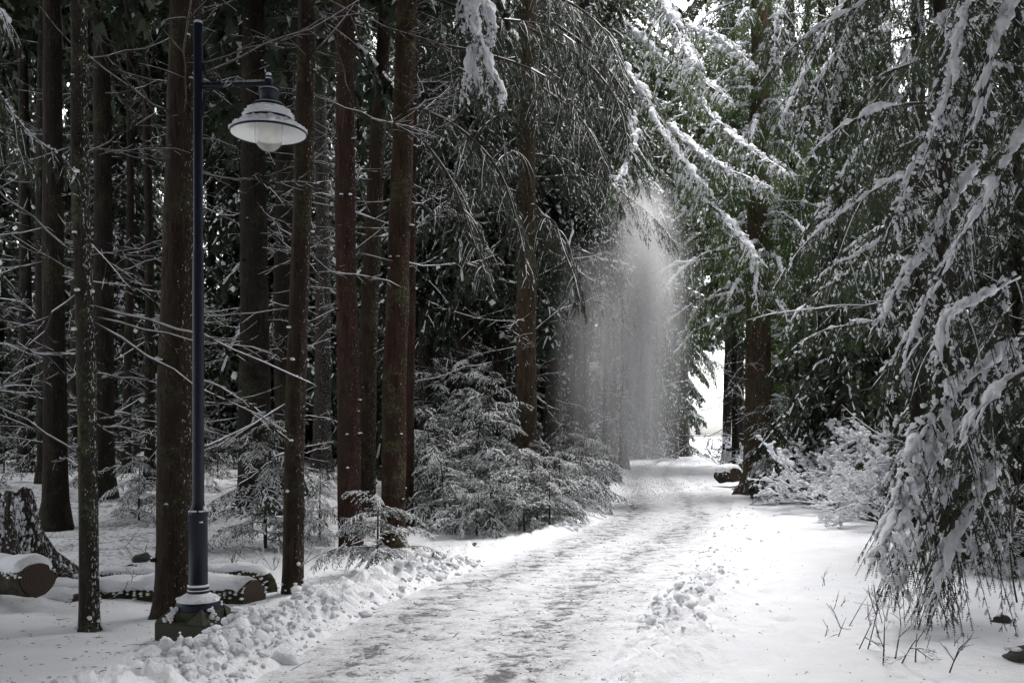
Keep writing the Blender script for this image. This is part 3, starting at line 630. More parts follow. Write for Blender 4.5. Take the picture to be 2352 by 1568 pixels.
T[12] = tree('reddish trunk rising out of the young firs at the centre', 21.0, [(1208, 1130), (1209, 700), (1212, 300), (1215, 120)], 52, 'bark_lit', seed=12, dead=14, dead_z=(2.5, 7), boughs=WEEP, bough_n=38, bough_z=(6.0, 15), bough_s=(0.9, 1.5), knots=30, taper=0.8)
T[13] = tree('greyish trunk just right of the reddish centre trunk', 29.0, [(1268, 1090), (1272, 800), (1280, 420)], 44, 'bark_grey', seed=13, dead=10, dead_z=(4, 9), boughs=WEEP, bough_n=40, bough_z=(6, 19), bough_s=(1.0, 1.7), taper=0.7)
T[14] = tree('dim narrow trunk at the left edge of the falling snow', 33.0, [(1318, 1080), (1320, 600), (1322, 300)], 26, 'bark_grey', seed=14, boughs=WEEP, bough_n=36, bough_z=(7.5, 19), bough_s=(1.0, 1.7))
T[15] = tree('lichen-green trunk where the path disappears', 62.0, [(1572, 1045), (1572, 850)], 24, 'bark_grey', H=22, seed=15, boughs=LADEN, bough_n=36, bough_z=(6.0, 19), bough_s=(1.3, 2.4))
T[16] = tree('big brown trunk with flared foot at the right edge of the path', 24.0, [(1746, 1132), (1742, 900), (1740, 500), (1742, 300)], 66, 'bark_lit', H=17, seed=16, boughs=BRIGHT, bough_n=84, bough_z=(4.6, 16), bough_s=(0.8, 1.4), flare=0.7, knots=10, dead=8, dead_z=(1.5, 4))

for i in range(14):
    a_ = random.Random(i).uniform(-0.9, 1.2); z_ = 2.3+3.0*i/14; inst('branch', BRIGHT[i % 4], T[16][0], (math.cos(a_)*0.25, math.sin(a_)*0.25, z_), (0, 0.15, a_), 0.55+0.03*i)
for i in range(16):
    a_ = -1.57+random.Random(i+50).uniform(-0.9, 0.9); z_ = 6.0+5.5*i/16; inst('branch', BRIGHT[i % 4], T[16][0], (math.cos(a_)*0.25, math.sin(a_)*0.25, z_), (0, 0.1, a_), 0.95)
# ---- trees carrying the snow-laden boughs seen large
def laden(root, pts, Y0, Y1, seed, **kw):
    """one snowy bough along a line of the photograph at its own distance"""
    rs = np.random.default_rng(seed); n = len(pts)
    W = np.array([at(x, y, Y0+(Y1-Y0)*i/(n-1)) for i, (x, y) in enumerate(pts)])-np.array(root.location)
    g = Geo(); bough(g, W, rs, **kw); return g.obj('branch', root)

# tree leaning over the path from the left (trunk hidden in its own foliage)
TA, PA, RA = tree('tall dark fir whose snowy boughs reach over the path from the left', 17.5, [(1392, 1150), (1390, 600), (1392, 200)], 20, 'bark_brown', H=15, seed=40, boughs=WEEP, bough_n=26, bough_z=(6.0, 14), bough_s=(0.8, 1.3))
TA.location.y += 9.5; TA.location.x = gx(1395, 27); TA.location.z = 0
KW = dict(r0=0.03, sec=0.85, sec_sp=0.055, droop=0.75, hang=1.0, spr=0.18, spr_sp=0.040, K=4, nl=0.032, nw=0.010, mat='needles_bright', snow=0.14, sec_snow=0.2, heavy=0.9, heavy_r=0.078, blob_sub=2, bare=0.0)
for i, (pts, y0, y1) in enumerate([
    ([(1440, -60), (1560, 50), (1650, 85), (1738, 158)], 20, 15.5), ([(1440, 60), (1540, 145), (1605, 175), (1678, 230)], 20, 15),
    ([(1400, 120), (1470, 200), (1510, 285), (1580, 385), (1625, 435)], 19, 15), ([(1520, 280), (1600, 345), (1660, 385), (1770, 430)], 19, 15.5),
    ([(1500, -40), (1540, 30), (1580, 110), (1600, 160)], 18, 15), ([(1540, 400), (1640, 480), (1700, 540), (1745, 600)], 18, 15),
    ([(1560, 180), (1650, 280), (1720, 340), (1815, 400)], 20, 16), ([(1440, 250), (1455, 310), (1440, 380), (1408, 425)], 17, 15)]):
    laden(TA, pts, y0, y1, 300+i, **KW)
KD = dict(KW); KD.update(mat='needles_dark', heavy=0.0, sec_snow=0.4, snow=0.12, sec=1.1, snow_w=0.3)
for i, (pts, y0, y1) in enumerate([
    ([(1240, -20), (1330, 20), (1400, 90), (1440, 200)], 18, 15.5), ([(1200, 60), (1330, 130), (1420, 240), (1450, 400)], 18, 15.5),
    ([(960, 100), (1090, 120), (1240, 170), (1330, 260)], 16, 15.0), ([(960, 250), (1060, 300), (1150, 400), (1200, 560), (1210, 640)], 17, 15.0),
    ([(970, 320), (1040, 420), (1090, 560), (1130, 660)], 18, 16), ([(1280, 60), (1370, 130), (1450, 250), (1480, 430)], 18, 16),
    ([(1000, 0), (1110, 40), (1250, 60), (1350, 120)], 17, 16), ([(1240, 200), (1320, 260), (1370, 330), (1400, 420)], 19, 17)]):
    laden(TA if i in (0, 1, 5, 7) else T[12][0] if i in (6,) else T[9][0], pts, y0, y1, 330+i, **KD)
# bright clump hanging at the top centre: belongs to a nearer fir overhead
TH = T[9][0]
KH = dict(r0=0.012, sec=0.22, sec_sp=0.05, droop=1.2, hang=1.3, spr=0.12, spr_sp=0.022, K=5, nl=0.022, nw=0.006, mat='needles_dark', snow=0.2, heavy=0.6, heavy_r=0.052, blob_sub=2, bare=0.0)
for i, (pts, y0, y1) in enumerate([([(935, -420), (1010, -330), (1060, -160), (1085, 0), (1095, 60), (1108, 130)], 13.6, 9.0), ([(1080, -60), (1060, 20), (1058, 70)], 9.5, 9.2), ([(1090, 110), (1075, 160), (1062, 225)], 9.2, 9.0),
    ([(1085, 130), (1100, 180), (1108, 225)], 9.2, 9.1), ([(1110, -20), (1128, 50), (1130, 100)], 9.4, 9.1), ([(1110, 110), (1135, 180), (1152, 215), (1166, 250)], 9.1, 8.8), ([(1095, -30), (1085, 50), (1105, 100)], 9.3, 9.0)]):
    laden(TH, pts, y0, y1, 360+i, **KH)

for i, pts in enumerate([[(-120, 60), (-20, 190), (60, 300), (150, 370), (182, 420)], [(-140, 160), (-40, 260), (40, 330), (90, 400)], [(-100, -40), (0, 20), (30, 90)]]):
    laden(T[1][0], pts, 7.0, 7.6, 380+i, **dict(KH, spr=0.11, mat='needles', sec=0.32, heavy=0.25, heavy_r=0.03, snow=0.25, nl=0.02, nw=0.005))
# right foreground fir
TR, PRr, RRr = tree('near fir on the right with long boughs bent down by heavy snow', 11.8, [(2172, 1250), (2168, 700), (2165, 200)], 46, 'bark_dark', H=13, seed=42, boughs=LADEN, bough_n=26, bough_z=(4.5, 12), bough_s=(0.8, 1.2), dead=26, dead_z=(1.2, 5), knots=6, canopy=C1, canopy_z=10.2, canopy_s=1.1)  # canopy: unseen overhead crown added to shade the right verge
KR = dict(r0=0.024, sec=0.8, sec_sp=0.042, droop=0.85, hang=1.0, spr=0.13, spr_sp=0.022, K=6, nl=0.022, nw=0.0042, mat='needles_dark', snow=0.14, sec_snow=0.12, heavy=0.75, heavy_r=0.058, blob_sub=2, bare=0.0)
for i, (pts, y0, y1) in enumerate([
    ([(2260, -120), (2215, 0), (2190, 120), (2170, 220), (2130, 350)], 9.0, 8.4), ([(2190, 240), (2120, 350), (2080, 430), (2045, 520)], 9.4, 8.6),
    ([(2240, 380), (2160, 500), (2100, 600), (2045, 690), (2025, 760)], 9.2, 8.2), ([(2290, 440), (2200, 560), (2130, 680), (2085, 800), (2062, 890)], 8.6, 7.8),
    ([(2330, 640), (2240, 690), (2165, 740), (2160, 850)], 8.0, 7.4), ([(2352, 780), (2230, 870), (2135, 950), (2085, 1040), (2075, 1110)], 8.0, 7.2),
    ([(2240, 960), (2130, 1060), (2060, 1180), (2015, 1260)], 7.8, 7.0), ([(2250, 1000), (2160, 1140), (2090, 1260), (2040, 1340)], 8.2, 7.4),
    ([(2300, 1050), (2230, 1180), (2170, 1300), (2150, 1390)], 7.6, 6.9), ([(2400, 840), (2310, 880), (2240, 950), (2200, 1050)], 7.4, 6.9),
    ([(2352, -60), (2300, 60), (2260, 200), (2235, 330)], 8.8, 8.2), ([(2420, 200), (2330, 330), (2260, 450), (2200, 560)], 8.4, 7.8)]):
    k = dict(KR)
    if i in (5, 6): k.update(heavy_r=0.08, heavy=1.0)
    if i in (9, 10, 11): k.update(heavy=0.35)
    laden(TR, pts, y0, y1, 400+i, **k)
# upper right hanging boughs of a fir farther back
TS, PSs, RSs = tree('tall fir in the upper right with drooping snow-dusted boughs and a dark trunk', 15.5, [(2112, 1120), (2110, 500), (2108, 100)], 44, 'bark_dark', H=15, seed=43, boughs=LADEN, bough_n=34, bough_z=(3.0, 13), bough_s=(0.8, 1.3))
KS = dict(KR); KS.update(mat='needles', sec=0.85, nl=0.032, nw=0.010, K=4, heavy=0.6, spr_sp=0.034, sec_sp=0.048)
for i, (pts, y0, y1) in enumerate([
    ([(2060, -80), (1990, 0), (1930, 110), (1870, 200), (1830, 330)], 14, 12.5), ([(1980, -60), (1900, 60), (1830, 200), (1785, 300)], 15, 13), ([(1870, -80), (1800, 10), (1785, 70), (1772, 140)], 15, 13.5),
    ([(2060, 60), (1980, 90), (1930, 160), (1900, 290)], 14.5, 13), ([(2080, 300), (1990, 330), (1920, 420), (1890, 520)], 14.5, 13.5), ([(2120, 480), (2040, 540), (1960, 590), (1905, 612)], 13.5, 12.5),
    ([(2090, 100), (2060, 180), (2040, 330), (2060, 420)], 13.6, 12.8)]):
    laden(TS, pts, y0, y1, 430+i, **KS)
# edge-right thin trunk
T[17] = tree('thin dark trunk at the right margin behind the drooping boughs', 12.2, [(2338, 1300), (2335, 900), (2335, 300)], 24, 'bark_dark', H=12, seed=44, dead=30, dead_z=(0.8, 6), boughs=WEEP, bough_n=10, bough_z=(2.6, 7), bough_s=(0.5, 0.8))

# ------------------------------------------------------------------ forest behind
rng = np.random.default_rng(77)
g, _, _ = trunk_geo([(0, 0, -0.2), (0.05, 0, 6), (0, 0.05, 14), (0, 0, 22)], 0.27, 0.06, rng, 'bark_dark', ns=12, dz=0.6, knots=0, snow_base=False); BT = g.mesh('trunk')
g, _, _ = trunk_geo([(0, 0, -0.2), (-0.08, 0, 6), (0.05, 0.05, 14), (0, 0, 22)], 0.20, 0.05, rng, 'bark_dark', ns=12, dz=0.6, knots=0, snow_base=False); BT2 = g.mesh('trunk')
def forest_tree(x, y, crown, cz, cs, dead, label, group, s=1.0, name='conifer_tree', zs=1.0):
    r = empty(name, (x, y, ghs(x, y)), label, 'tree', group); r.rotation_euler = (rng.normal(0, 0.012), rng.normal(0, 0.012), rng.uniform(0, 6.28))
    inst('trunk', BT if rng.random() < 0.5 else BT2, r, sc=(s*rng.uniform(0.8, 1.25),)*2+(1.0,))
    if crown in CANOPY: inst('crown', C1 if crown is C0 else C0, r, (0, 0, cz+1.0), (0, 0, rng.uniform(0, 6.28)), cs*1.1)  # extra crown added over the first to darken the wood beneath
    if crown is not None: inst('crown', crown, r, (0, 0, cz), (0, 0, rng.uniform(0, 6.28)), (cs, cs, cs*zs*rng.uniform(0.9, 1.1)))
    for i in range(dead):
        a = rng.uniform(0, 6.28); z = rng.uniform(0.8, 9); inst('branch', DEADFAR[rng.integers(6)], r, (math.cos(a)*.15, math.sin(a)*.15, z), (0, rng.uniform(-.3, .25), a), rng.uniform(0.7, 1.3))
GL = 'bare-stemmed conifers deep in the left of the forest'
placed = []
def free(x, y, d):
    if any((x-a)**2+(y-b_)**2 < d*d for a, b_ in placed): return False
    placed.append((x, y)); return True
for px, yy in [(130, 14), (105, 19), (238, 17), (345, 21), (-70, 17), (290, 24), (60, 25), (170, 28), (390, 30), (500, 36)]:
    x = gx(px, yy); placed.append((x, yy))
    forest_tree(x, yy, CANOPY[int(rng.integers(2))], min(0.46*yy+3.2, 12)+rng.random(), 1.35, 13, 'dark bare-stemmed conifer among the crowded trunks left of the lamp', GL, s=0.68)
n = 0
while n < 46:
    y = rng.uniform(12, 62); x = rng.uniform(-0.62*y-3, pl(y)-4.0-0.06*y)
    px = CX+x/y*F
    if y < 30 and 480 < px < 1400: continue
    if not free(x, y, 2.6): continue
    n += 1; near = y < 32
    forest_tree(x, y, CANOPY[n % 2] if y < 30 else FULL[1], min(0.46*y+2.8, 12)+rng.random() if y < 30 else rng.uniform(0.5, 4), rng.uniform(1.1, 1.45), 7 if near else 2, 'dark conifer standing in the crowded forest left of the path', 'conifers crowding the forest left of the path')
# left side, beyond the row of trunks: firs reaching to the ground
for px, yy, k, s in [(520, 33, 0, .8), (700, 38, 0, .9), (840, 34, 0, .8), (960, 30, 1, .75), (1080, 33, 0, .8), (1120, 27, 1, .62), (1250, 40, 0, .9), (1340, 42, 0, .9), (1385, 62, 1, 1.0), (1500, 66, 1, 1.0), (1535, 64, 0, .9), (1010, 44, 0, 1.), (900, 46, 1, 1.), (620, 46, 0, 1.), (1180, 48, 1, 1.), (1300, 55, 0, 1.1), (1470, 60, 0, 1.0), (1480, 75, 1, 1.0)]:
    x = gx(px, yy); forest_tree(x, yy, FULL[k], 0.6, s, 0, 'snow-dusted fir with branches down to the ground behind the row of trunks', 'snow-dusted firs behind the row of trunks')
for px, yy, z0, s_ in [(1432, 40, 13, 1.7), (1668, 46, 15.5, 1.6), (1752, 37, 3.6, .62), (1535, 60, 7.6, 1.2), (1556, 66, 9, 1.5), (1690, 39, 9.5, 1.2), (1728, 44, 8.0, 1.2), (1700, 54, 9.5, 1.3), (1548, 58, 8.5, 1.2), (1738, 40, 6.5, 1.1), (980, 25, 5.5, .9), (1060, 24, 5.5, .9), (1150, 26, 5.0, 1.), (1330, 25, 6.0, .85), (1400, 30, 6.5, .95), (1245, 38, 5, 1.1), (1428, 46, 6.3, 1.5), (1200, 38, 3, 1.1), (1000, 37, 3, 1.1), (1505, 56, 3.5, 1.2), (1525, 70, 3.5, 1.2)]:
    forest_tree(gx(px, yy), yy, FULL[1], z0, s_, 6, 'dark weeping conifer closing the wood above the young firs', 'dark conifers above the young firs at the centre', zs=0.55 if z0 > 6.2 else 1.0)
# right side
for px, yy, k, s in [(1850, 52, 0, 1.0), (1835, 34, 1, .75), (1840, 27, 2, .62), (1870, 24, 2, .75), (1960, 26, 2, .85), (1850, 33, 1, 1.), (1930, 20, 1, .62), (2040, 20, 0, .7), (2230, 16.5, 0, .7), (2330, 16, 1, .7), (2250, 24, 1, 1.), (2140, 28, 0, 1.), (1990, 36, 1, 1.1), (1860, 46, 1, 1.1), (2420, 12, 1, .6), (2450, 20, 0, .9), (1840, 66, 1, 1.1)]:
    x = gx(px, yy); forest_tree(x, yy, FULL[k], 0.9 if px > 1700 else 2.0, s, 0, 'green snow-flecked fir in the dense stand right of the path', 'firs in the dense stand right of the path')
# unseen trees added beside and behind the camera to shade the near wood
for x, y, z0 in [(-5.4, 4.6, 7.5), (-8.5, 7.0, 7.5), (-4.4, 1.0, 6.5), (-8, -1, 6), (-3.4, -4.0, 5), (6.0, 4.4, 7.5), (9.0, 8.0, 8), (5.0, -1.5, 6), (0.5, -5, 5), (9.5, 1.5, 6), (-11.5, 3.5, 7), (-1.5, -9, 4), (5, -7.5, 5), (-7.5, -6.5, 5), (2.6, 2.0, 7.0), (-1.2, 0.6, 6.5), (3.0, -10, 3), (-5, -11, 3), (10, -5, 4), (13, 4, 6), (-14, -2, 5), (8, -12, 3), (4.9, 6.3, 9.0), (6.4, 8.8, 10.2), (3.7, 4.6, 8.4), (3.4, 0.2, 7), (-11, -9, 4)]:
    forest_tree(x, y, CANOPY[int(rng.integers(2))], z0, 1.3, 0, 'unseen conifer added beside the viewpoint so its crown shades the near ground', 'unseen conifers added to shade the near ground')

# ------------------------------------------------------------------ young firs and bushes
def young(x, y, h, label, group=None, n=None, lean=0.0, seed=0, spread=1.0, name='young_fir', dark=0.3):
    rs = np.random.default_rng(seed+500); z = ghs(x, y); r = empty(name, (x, y, z), label, 'young tree', group)
    P, _ = resample([(0, 0, -0.05), (lean*h*0.3, 0, h*0.5), (lean*h, 0.05, h)], 10); g = Geo(); tube(g, P, np.linspace(0.012+0.008*h, 0.004, 10), 6, 'twig_wood'); g.obj('trunk', r)
    n = n or int(10+h*17)
    for i in range(n):
        u = (i+0.5)/n; zz = h*(0.05+0.93*min(1, max(0, u+rs.normal(0, 0.04)))); a = i*2.399+rs.normal(0, 0.7); px = np.interp(zz, P[:, 2], P[:, 0])
        s = spread*(0.34+0.42*h**0.75*(1-u)**0.6)*rs.uniform(0.55, 1.35)
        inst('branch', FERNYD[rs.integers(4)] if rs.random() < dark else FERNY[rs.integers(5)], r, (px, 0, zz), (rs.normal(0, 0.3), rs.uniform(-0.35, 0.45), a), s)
    return r
young(gx(868, 10.6), 10.6, 0.85, 'knee-high snowy fir at the verge in front of the reddish trunks', seed=1, spread=1.1)
young(gx(610, 13.5), 13.5, 2.0, 'young fir with drooping fronds between the lamp and the leaning trunk', seed=2)
young(gx(735, 14.5), 14.5, 1.1, 'small sparse fir just right of the leaning trunk', seed=3, spread=0.8)
young(gx(320, 15.0), 15.0, 1.0, 'dim small fir in the shade left of the thick trunk', seed=4)
yg = 'young snow-covered firs massed at the bend of the path'
for i, (px, yy, h) in enumerate([(1000, 17, 2.3), (1045, 15.6, 0.8), (1085, 17.5, 2.6), (1130, 15.2, 1.1), (1180, 16.5, 1.4), (1235, 16.2, 1.2), (1285, 16.8, 1.25), (1325, 18.2, 1.3), (1140, 19, 3.1), (1055, 20, 3.3), (1240, 19, 1.5), (1300, 21, 1.9), (980, 19, 2.0), (1345, 22, 1.6), (1095, 15.3, .7), (1205, 15.3, .8), (1262, 15.7, .9), (1370, 25, 1.3), (1010, 22, 3.4), (1185, 22, 2.4), (1025, 16.2, 1.4), (1150, 17.2, 1.8), (1340, 19.5, 0.9), (1310, 17.2, .8), (1075, 16.4, 1.1)]):
    young(gx(px, yy), yy, h, 'young fir under a coat of snow in the thicket where the path bends', yg, seed=20+i, lean=0.05*((i*7) % 5-2), n=int(9+h*12), dark=0.25 if h < 1.8 else 0.6)
for i in range(18):
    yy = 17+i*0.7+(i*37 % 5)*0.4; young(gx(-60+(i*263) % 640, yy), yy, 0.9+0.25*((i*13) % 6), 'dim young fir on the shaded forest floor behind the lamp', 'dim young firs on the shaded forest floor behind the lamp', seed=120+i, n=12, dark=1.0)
young(gx(2230, 13), 13, 1.6, 'shaded young fir beneath the near right boughs', seed=60); young(gx(2330, 10.5), 10.5, 1.1, 'low dark fir at the right margin under the boughs', seed=61)
young(gx(1790, 22), 22, 2.4, 'green young fir at the foot of the big right-hand trunk', seed=62)

def shrub_geo(rs, h, stems, r=0.006, depth=3, snow=True, spread=0.5, sw=0.006, blob=0.0):
    g = Geo(); BC, BR = [], []
    def grow(p, d, l, rad, dep):
        n = 6; t = np.linspace(0, 1, n)[:, None]; Q = p+d*l*t+rs.normal(0, 0.05*l, (1, 3))*t*t+np.array([0, 0, rs.uniform(-.1, .15)])*l*t*t
        tube(g, Q, np.linspace(rad, rad*0.5, n), 4, 'twig_wood')
        if snow: snowline(g, Q, rad*0.8, max(rad*0.8, sw), max(rad, sw*1.2), rs, 0.8)
        if blob > 0:
            for q in Q[1:]:
                if rs.random() < blob: BC.append(q+np.array([0, 0, 0.012])); BR.append(rs.uniform(0.018, 0.045))
        if dep > 0:
            for _ in range(rs.integers(2, 5)):
                s = rs.uniform(0.35, 1.0); q = p+(Q[-1]-p)*s; dd = nrm(d+rs.normal(0, 0.55, 3)+np.array([0, 0, 0.1])); grow(q, dd, l*rs.uniform(0.4, 0.7), rad*0.6, dep-1)
    for _ in range(stems):
        grow(np.array([rs.normal(0, 0.06), rs.normal(0, 0.06), -0.03]), nrm(np.array([rs.normal(0, spread), rs.normal(0, spread), 1.0])), h*rs.uniform(0.45, 0.7), r, depth)
    if BC: blobs(g, BC, BR, rs, 1, 0.75)
    return g
BUSH = [shrub_geo(np.random.default_rng(700+i), 1.6, 8, depth=3, sw=0.014, blob=0.5, r=0.008, spread=0.8).mesh('snowy_bush') for i in range(3)]
def shrub(x, y, h, stems, label, group, seed, cat='shrub', name='bare_shrub', **kw):
    g = shrub_geo(np.random.default_rng(seed), h, stems, **kw); o = g.obj(name, None, loc=(x, y, ghs(x, y))); tag(o, label, cat, group); return o
sh = 'bare twiggy saplings in the snow at the lower right'
shrub(gx(1968, 6.6), 6.6, 0.50, 2, 'bare sapling with an upright stub at the bottom right verge', sh, 1, depth=2, sw=0.003)
shrub(gx(2060, 6.3), 6.3, 0.62, 3, 'widest bare sapling of the bottom right group', sh, 2, depth=3, sw=0.003)
shrub(gx(2110, 6.2), 6.2, 0.40, 2, 'forked bare sapling, rightmost of the bottom right group', sh, 3, depth=2, sw=0.003)
for i, (px, yy, h) in enumerate([(1950, 7.4, .3), (1990, 7.8, .3), (2040, 7.7, .4), (2075, 8.2, .4), (2000, 8.6, .25), (1930, 8.3, .2), (2110, 7.6, .35), (1880, 9.5, .3), (2200, 6.6, .2), (1905, 7.0, .25)]):
    shrub(gx(px, yy), yy, h, 2, 'short brown twigs poking out of the snow below the right-hand boughs', 'short twigs poking out of the snow on the right', 10+i, depth=1, r=0.004, sw=0.0025, name='twig_clump')
shrub(gx(2318, 8.6), 8.6, 1.5, 1, 'dark crooked sapling under the branches near the right margin', None, 30, depth=3, r=0.012, spread=0.25, name='bare_sapling', cat='young tree')
wh = 'snow-smothered bushes beyond the bank right of the big trunk'
for i, (px, yy, h) in enumerate([(1880, 19, 1.5), (1930, 17.5, 1.3), (1985, 16.5, 1.4), (2030, 15.5, 1.4), (1905, 21, 1.9), (1960, 19.5, 2.0), (2015, 18, 1.9), (2060, 14.5, 1.1), (2070, 17, 1.9), (1850, 27, 1.0), (1680, 36, 1.2), (1700, 30, 0.9), (1660, 44, 1.5)]):
    x = gx(px, yy); o = inst('snowy_bush', BUSH[i % 3], None, (x, yy, ghs(x, yy)), (0, 0, i*1.7), (h/1.6*1.15, h/1.6*1.15, h/1.6)); tag(o, 'tangled bush smothered in white snow beyond the right-hand bank', 'shrub', wh)
for i, (px, yy, h) in enumerate([(560, 12.5, .9), (620, 11.5, .6), (530, 11, .5), (690, 12, .6), (350, 12, .6), (745, 12.5, .8), (270, 9.5, .5)]):
    shrub(gx(px, yy), yy, h, 3, 'low tangle of thin snowy twigs on the forest floor behind the lamp', 'twig tangles on the forest floor behind the lamp', 80+i, depth=2, sw=0.005, spread=1.4, name='twig_tangle')

# ------------------------------------------------------------------ street lamps
def lamp_meshes():
    out = {}
    g = Geo()
    lathe(g, [(0.172, 0.19), (0.172, 0.235), (0.165, 0.262), (0.10, 0.30), (0.083, 0.31), (0.083, 0.335), (0.078, 0.34), (0.083, 0.345), (0.083, 0.375), (0.074, 0.382), (0.073, 0.93), (0.078, 0.935), (0.078, 0.965), (0.062, 0.985), (0.050, 1.03), (0.046, 1.06), (0.043, 3.03), (0.037, 3.045), (0.037, 4.84), (0.030, 4.855), (0.0, 4.86)], 28, 'navy_metal'); out['post'] = g
    g = Geo()   # stone block: octagon rising from a square through corner stops
    hw = 0.235; a8 = [(math.cos(math.radians(22.5+45*i))*0.20, math.sin(math.radians(22.5+45*i))*0.20) for i in range(8)]
    oc = [Vector((x, y, 0.195)) for x, y in a8]; oc2 = [Vector((x*1.02, y*1.02, 0.13)) for x, y in a8]
    bm = bmesh.new(); ret = bmesh.ops.create_cube(bm, size=1.0)
    for v in bm.verts: v.co = Vector((v.co.x*2*hw, v.co.y*2*hw, -0.22 if v.co.z < 0 else 0.125))
    bmesh.ops.bevel(bm, geom=bm.edges[:], offset=0.012, segments=2, affect='EDGES')
    top = [bm.verts.new(v) for v in oc]; lo = [bm.verts.new(Vector((v.x, v.y, 0.10))) for v in oc]
    for i in range(8): bm.faces.new([lo[i], lo[(i+1) % 8], top[(i+1) % 8], top[i]])
    bm.faces.new(top)
    for sx_ in (-1, 1):
        for sy in (-1, 1):
            c0 = bm.verts.new((sx_*(hw-0.004), sy*(hw-0.004), 0.12)); c1 = bm.verts.new((sx_*(hw-0.004), sy*0.065, 0.12)); c2 = bm.verts.new((sx_*0.065, sy*(hw-0.004), 0.12)); ap = bm.verts.new((sx_*0.137, sy*0.137, 0.225))
            bm.faces.new([c0, c1, ap]); bm.faces.new([c2, c0, ap]); bm.faces.new([c1, c2, ap])
    bmesh.ops.triangulate(bm, faces=bm.faces[:]); bm.verts.index_update()
    g.add([v.co[:] for v in bm.verts], [[v.index for v in f.verts] for f in bm.faces], 'mossy_stone'); bm.free(); out['plinth'] = g
    g = Geo()   # arm with scrolls
    tube(g, [(0.02, 0, 4.355), (0.10, 0, 4.355), (0.50, 0, 4.372), (0.56, 0, 4.372)], [0.024, 0.022, 0.018, 0.018], 10, 'navy_metal', True)
    t = np.linspace(0, 1, 14); tube(g, np.stack([0.042+0.02*t+0.15*t**2.2, t*0, 4.53-0.15*np.sin(t*math.pi*0.62)**1.0+0.0*t], 1), 0.009, 6, 'navy_metal', True)
    tube(g, np.stack([0.12-0.078*np.sin(t*math.pi/2)+0.02*np.sin(t*math.pi*2)*0, t*0, 4.335-0.22*t], 1)+np.stack([-0.045*np.sin(t*math.pi)*0.4, t*0, t*0], 1), 0.009, 6, 'navy_metal', True)
    blobs(g, [(0.205, 0, 4.405)], 0.014, np.random.default_rng(0), 2, 1.0, 'navy_metal', 0.0)
    lathe(g, [(0.0, 4.442), (0.016, 4.435), (0.018, 4.42), (0.008, 4.41), (0.030, 4.405), (0.032, 4.32), (0.024, 4.31), (0.0, 4.31)], 16, 'navy_metal', (0.56, 0, 0)); out['arm'] = g
    g = Geo()
    lathe(g, [(0.0, 4.322), (0.074, 4.318), (0.079, 4.30), (0.068, 4.295), (0.068, 4.215), (0.072, 4.205), (0.128, 4.198), (0.134, 4.185), (0.13, 4.17), (0.10, 4.165)], 32, 'navy_metal'); out['lamp_cap'] = g
    g = Geo(); pr_ = [(0.10, 4.168), (0.135, 4.162), (0.165, 4.14), (0.180, 4.105), (0.188, 4.065), (0.205, 4.035), (0.24, 4.012), (0.285, 3.99), (0.300, 3.978)]
    lathe(g, pr_, 40, 'navy_metal'); lathe(g, [(0.300, 3.978), (0.303, 3.970), (0.297, 3.966), (0.292, 3.972)], 40, 'navy_metal')
    lathe(g, [(0.292, 3.972), (0.275, 3.988), (0.235, 4.004), (0.198, 4.028), (0.18, 4.06), (0.172, 4.10), (0.155, 4.135), (0.09, 4.158), (0.0, 4.158)], 40, 'white_enamel'); out['lamp_shade'] = g
    g = Geo(); lathe(g, [(0.108, 4.12), (0.108, 3.935)]+[(0.108*math.cos(a), 3.935-0.105*math.sin(a)) for a in np.linspace(0.1, 1.57, 9)], 28, 'frosted_glass'); out['glass_globe'] = g
    g = Geo(); lathe(g, [(0.045, 4.12), (0.045, 3.99), (0.030, 3.985), (0.032, 3.95), (0.035, 3.93), (0.028, 3.905), (0.012, 3.893), (0.0, 3.892)], 20, 'bulb_glass'); out['bulb'] = g
    g = Geo(); rs = np.random.default_rng(5)   # snow caps
    def ring(r, z, n_, rb, sc=0.4): a = rs.uniform(0, 6.28, n_); blobs(g, np.stack([r*np.cos(a), r*np.sin(a), np.full(n_, z)], 1), rb*rs.uniform(0.7, 1.2, n_), rs, 1, sc)
    lathe(g, [(0.303, 3.982), (0.300, 3.998), (0.27, 4.012), (0.235, 4.032), (0.212, 4.052), (0.200, 4.066)], 48, 'snow')
    lathe(g, [(0.196, 4.085), (0.192, 4.12), (0.172, 4.153), (0.14, 4.172), (0.10, 4.174)], 48, 'snow')
    ring(0.285, 4.004, 80, 0.022, 0.6); ring(0.25, 4.022, 70, 0.024, 0.7); ring(0.22, 4.046, 60, 0.022, 0.8); ring(0.19, 4.11, 50, 0.016); ring(0.175, 4.14, 50, 0.016); ring(0.155, 4.16, 40, 0.016)
    lathe(g, [(0.13, 4.196), (0.118, 4.206), (0.07, 4.206)], 32, 'snow'); lathe(g, [(0.079, 4.318), (0.074, 4.327), (0.0, 4.33)], 24, 'snow')
    out['shade_snow'] = g
    g = Geo(); blobs(g, [(0.56, 0, 4.448)], 0.02, rs, 2, 0.7); blobs(g, [(0.56, 0, 4.412)], 0.03, rs, 2, 0.3)
    x = np.linspace(0.16, 0.54, 40); snowline(g, np.stack([x, x*0, 4.362+(x-0.1)*0.035], 1), 0.016, 0.017, 0.014, rs, 1.0)
    lathe(g, [(0.037, 4.845), (0.03, 4.868), (0.0, 4.875)], 20, 'snow')
    lathe(g, [(0.165, 0.262), (0.158, 0.285), (0.105, 0.315), (0.086, 0.325)], 32, 'snow')
    a = rs.uniform(0, 6.28, 60); r_ = rs.uniform(0.10, 0.16, 60); blobs(g, np.stack([r_*np.cos(a), r_*np.sin(a), 0.345-r_*0.42], 1), rs.uniform(0.012, 0.024, 60), rs, 1, 0.5)
